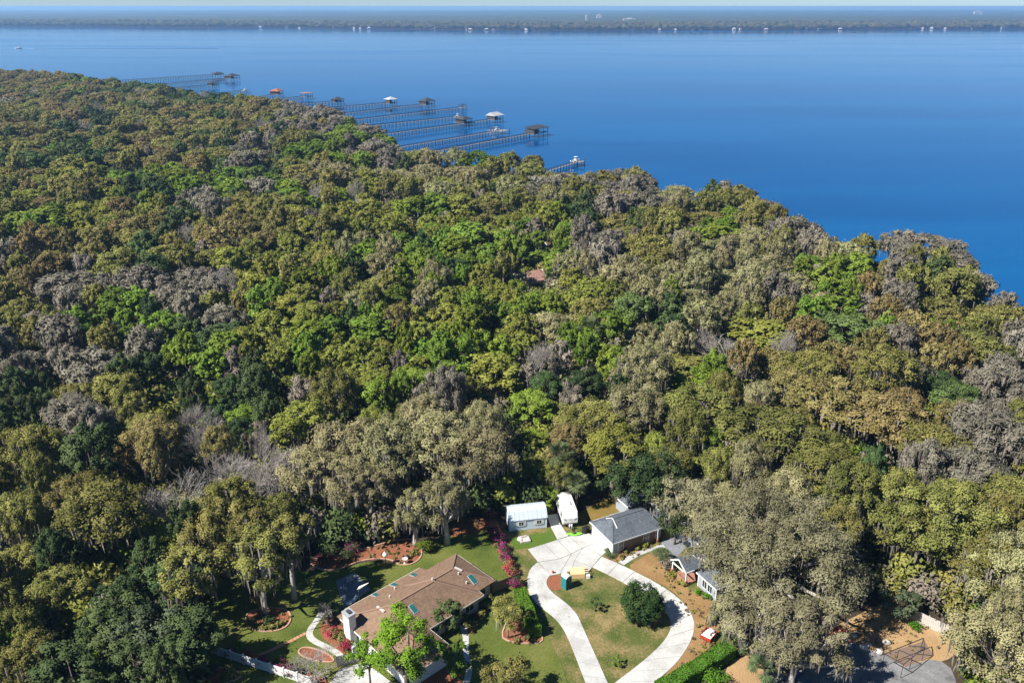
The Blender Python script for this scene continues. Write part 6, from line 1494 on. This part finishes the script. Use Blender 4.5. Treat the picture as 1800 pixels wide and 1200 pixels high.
# undergrowth on the forest floor
UG = [shrub_mesh(np.random.RandomState(70 + i), 1.7, 2.6, LEAF[l], 700, .28, .36, 12) for i, l in enumerate('DOGKYV')]
ug = []
yy = rn.uniform(74, 460, 20000); xx = rn.uniform(-.78, .78, 20000) * yy
kp = inside(shin, xx, yy) & ~inside(LOT, xx, yy)
for x, y in np.c_[xx, yy][kp]:
    s = rn.uniform(.6, 2.1); hz_ = cap_h(x, y, 2, 2.6 * s * rn.uniform(.8, 1.5)) / 2.6; ug.append((x, y, -.1, int(rn.choice(6, p=[.36, .28, .1, .03, .1, .13])), rn.uniform(0, 6.28), (s, s, hz_)))
gn_mass('undergrowth', 'tangled low undergrowth covering the forest floor', ug, UG)

# low tufts and fallen leaves that break up the mulch, straw and lawn edges
TF = [shrub_mesh(np.random.RandomState(90 + i), .34, .36, LEAF[l], 60, .12, .2, 4) for i, l in enumerate('OROWY')]
tf = []
for poly, n, ks in (([(596, 1002), (665, 981), (702, 993), (742, 978), (728, 946), (630, 968), (540, 985)], 70, (0, 1, 3)), ([(437, 1080), (437, 1102), (490, 1109), (512, 1084), (480, 1067)], 26, (0, 1)), ([(880, 1118), (918, 1076), (954, 1130), (895, 1128)], 26, (0, 1, 3)), ([(1058, 977), (1153, 951), (1162, 957), (1091, 990)], 40, (2, 4, 3)),
                     ([(1128, 985), (1196, 1010), (1262, 1064), (1262, 1126), (1185, 1185), (1222, 1104), (1180, 1035)], 90, (3, 4, 1)), ([(560, 1100), (596, 1080), (640, 1150), (586, 1134)], 34, (1, 3, 0)), ([(1450, 1108), (1545, 1060), (1680, 1120), (1600, 1170)], 60, (3, 1, 0)), ([(800, 1086), (868, 1048), (838, 1092), (824, 1114)], 30, (0, 3)),
                     ([(392, 1146), (452, 1150), (575, 1190), (545, 1203)], 40, (0, 1, 3)), ([(846, 925), (868, 905), (914, 1022), (896, 1020)], 50, (0, 1, 3)), ([(772, 928), (830, 905), (862, 928), (790, 945)], 40, (1, 3)), ([(985, 1070), (1165, 1080), (1170, 1110), (1080, 1185)], 60, (2, 3, 4)), ([(350, 1100), (400, 1010), (560, 1005), (560, 1080), (420, 1140)], 50, (2, 3))):
    w = np.array(gp(poly)); k = 0; small = .35 if ks == (2, 3, 4) or ks == (2, 3) else 1
    while k < n:
        x, y = rn.uniform(w[:, 0].min(), w[:, 0].max()), rn.uniform(w[:, 1].min(), w[:, 1].max())
        if inside([tuple(q) for q in w], x, y):
            sz_ = rn.uniform(.4, 1.3) * small; tf.append((x, y, .0, int(rn.choice(ks)), rn.uniform(0, 6.28), (sz_, sz_, sz_ * .8))); k += 1
gn_mass('ground_tufts', 'small dry tufts scattered over mulch, straw and lawn', tf, TF)

# ------------------------------------------------------------------ forest on the far bank
fb = np.array(far_shore)
pts = []
rn = np.random.RandomState(9)
for row in range(26):
    dy = 6 + row * 9 + row ** 2 * .55
    xs = np.arange(-3000, 3000, 11 + row * .35) + rn.uniform(-5, 5, len(np.arange(-3000, 3000, 11 + row * .35)))
    ys = np.interp(xs, fb[:, 0], fb[:, 1]) + dy + rn.uniform(-6, 6, len(xs))
    for x, y in zip(xs, ys):
        if row < 2 and rn.rand() < .4: continue
        k = rn.choice(list('OKMRDDMO')); h = rn.uniform(10, 19) * (1 + .012 * row); r = rn.uniform(5.5, 9.5)
        R0, H0 = KIND[k][1:3]; pts.append((x, y, 0, random.choice(PIDX[k]), rn.uniform(0, 6.28), (r / R0, r / R0, h / H0)))
gn_mass('far_bank_wood', 'hazy wood lining the far bank of the river', pts, PROT)
# beyond it the canopy closes: an uneven sheet of treetops out to the skyline
V, F_ = [], []
ys = np.r_[np.arange(0, 900, 22), np.arange(900, 3000, 60), np.arange(3000, 16500, 300)]
xs = np.linspace(-1.0, 1.0, 260)
for j, dy in enumerate(ys):
    Y = 3450 + dy; X = xs * (3300 + dy * .85)
    sh_y = np.interp(X, fb[:, 0], fb[:, 1]) + 330
    Yv = np.maximum(Y, sh_y + dy * .7)
    hh = 11 + rn.uniform(-4.5, 5.0, len(xs)) + 3 * np.sin(X * .004 + j * .7) + 2.5 * np.sin(X * .0013 - j * .31)
    V += list(zip(X, Yv + rn.uniform(-6, 6, len(xs)), hh))
nx = len(xs)
for j in range(len(ys) - 1):
    for i in range(nx - 1): F_.append((j * nx + i, j * nx + i + 1, (j + 1) * nx + i + 1, (j + 1) * nx + i))
M['canopy'] = ground_mat('far canopy', [(.3, (.02, .03, .014)), (.5, (.05, .058, .026)), (.66, (.09, .08, .045)), (.8, (.10, .115, .05))], .012, .05, .5, bump=1.0, bscale=.09)
o = link('far_forest', np_mesh('far_forest', np.array(V), np.array(F_), [M['canopy']])); tag(o, 'unbroken forest reaching to the skyline beyond the river', None, None, 'stuff')

# ------------------------------------------------------------------ the air
hz = bpy.data.materials.new('river haze'); hz.use_nodes = True; N, L = hz.node_tree.nodes, hz.node_tree.links
N.remove(N['Principled BSDF'])
vp = N.new('ShaderNodeVolumePrincipled'); vp.inputs['Color'].default_value = (.34, .62, 1.0, 1); vp.inputs['Density'].default_value = .0001; vp.inputs['Anisotropy'].default_value = .2
L.new(vp.outputs[0], N['Material Output'].inputs['Volume'])
hb = MB().box(-16000, 16000, -400, 22000, -4.0, 84.0).build('haze', hz); tag(hb, 'blue haze lying over the river and far forest', None, None, 'stuff')
print('trees', len(placed), 'single', len(inview), cnt, 'mass', len(rest), 'objects', len(bpy.data.objects))
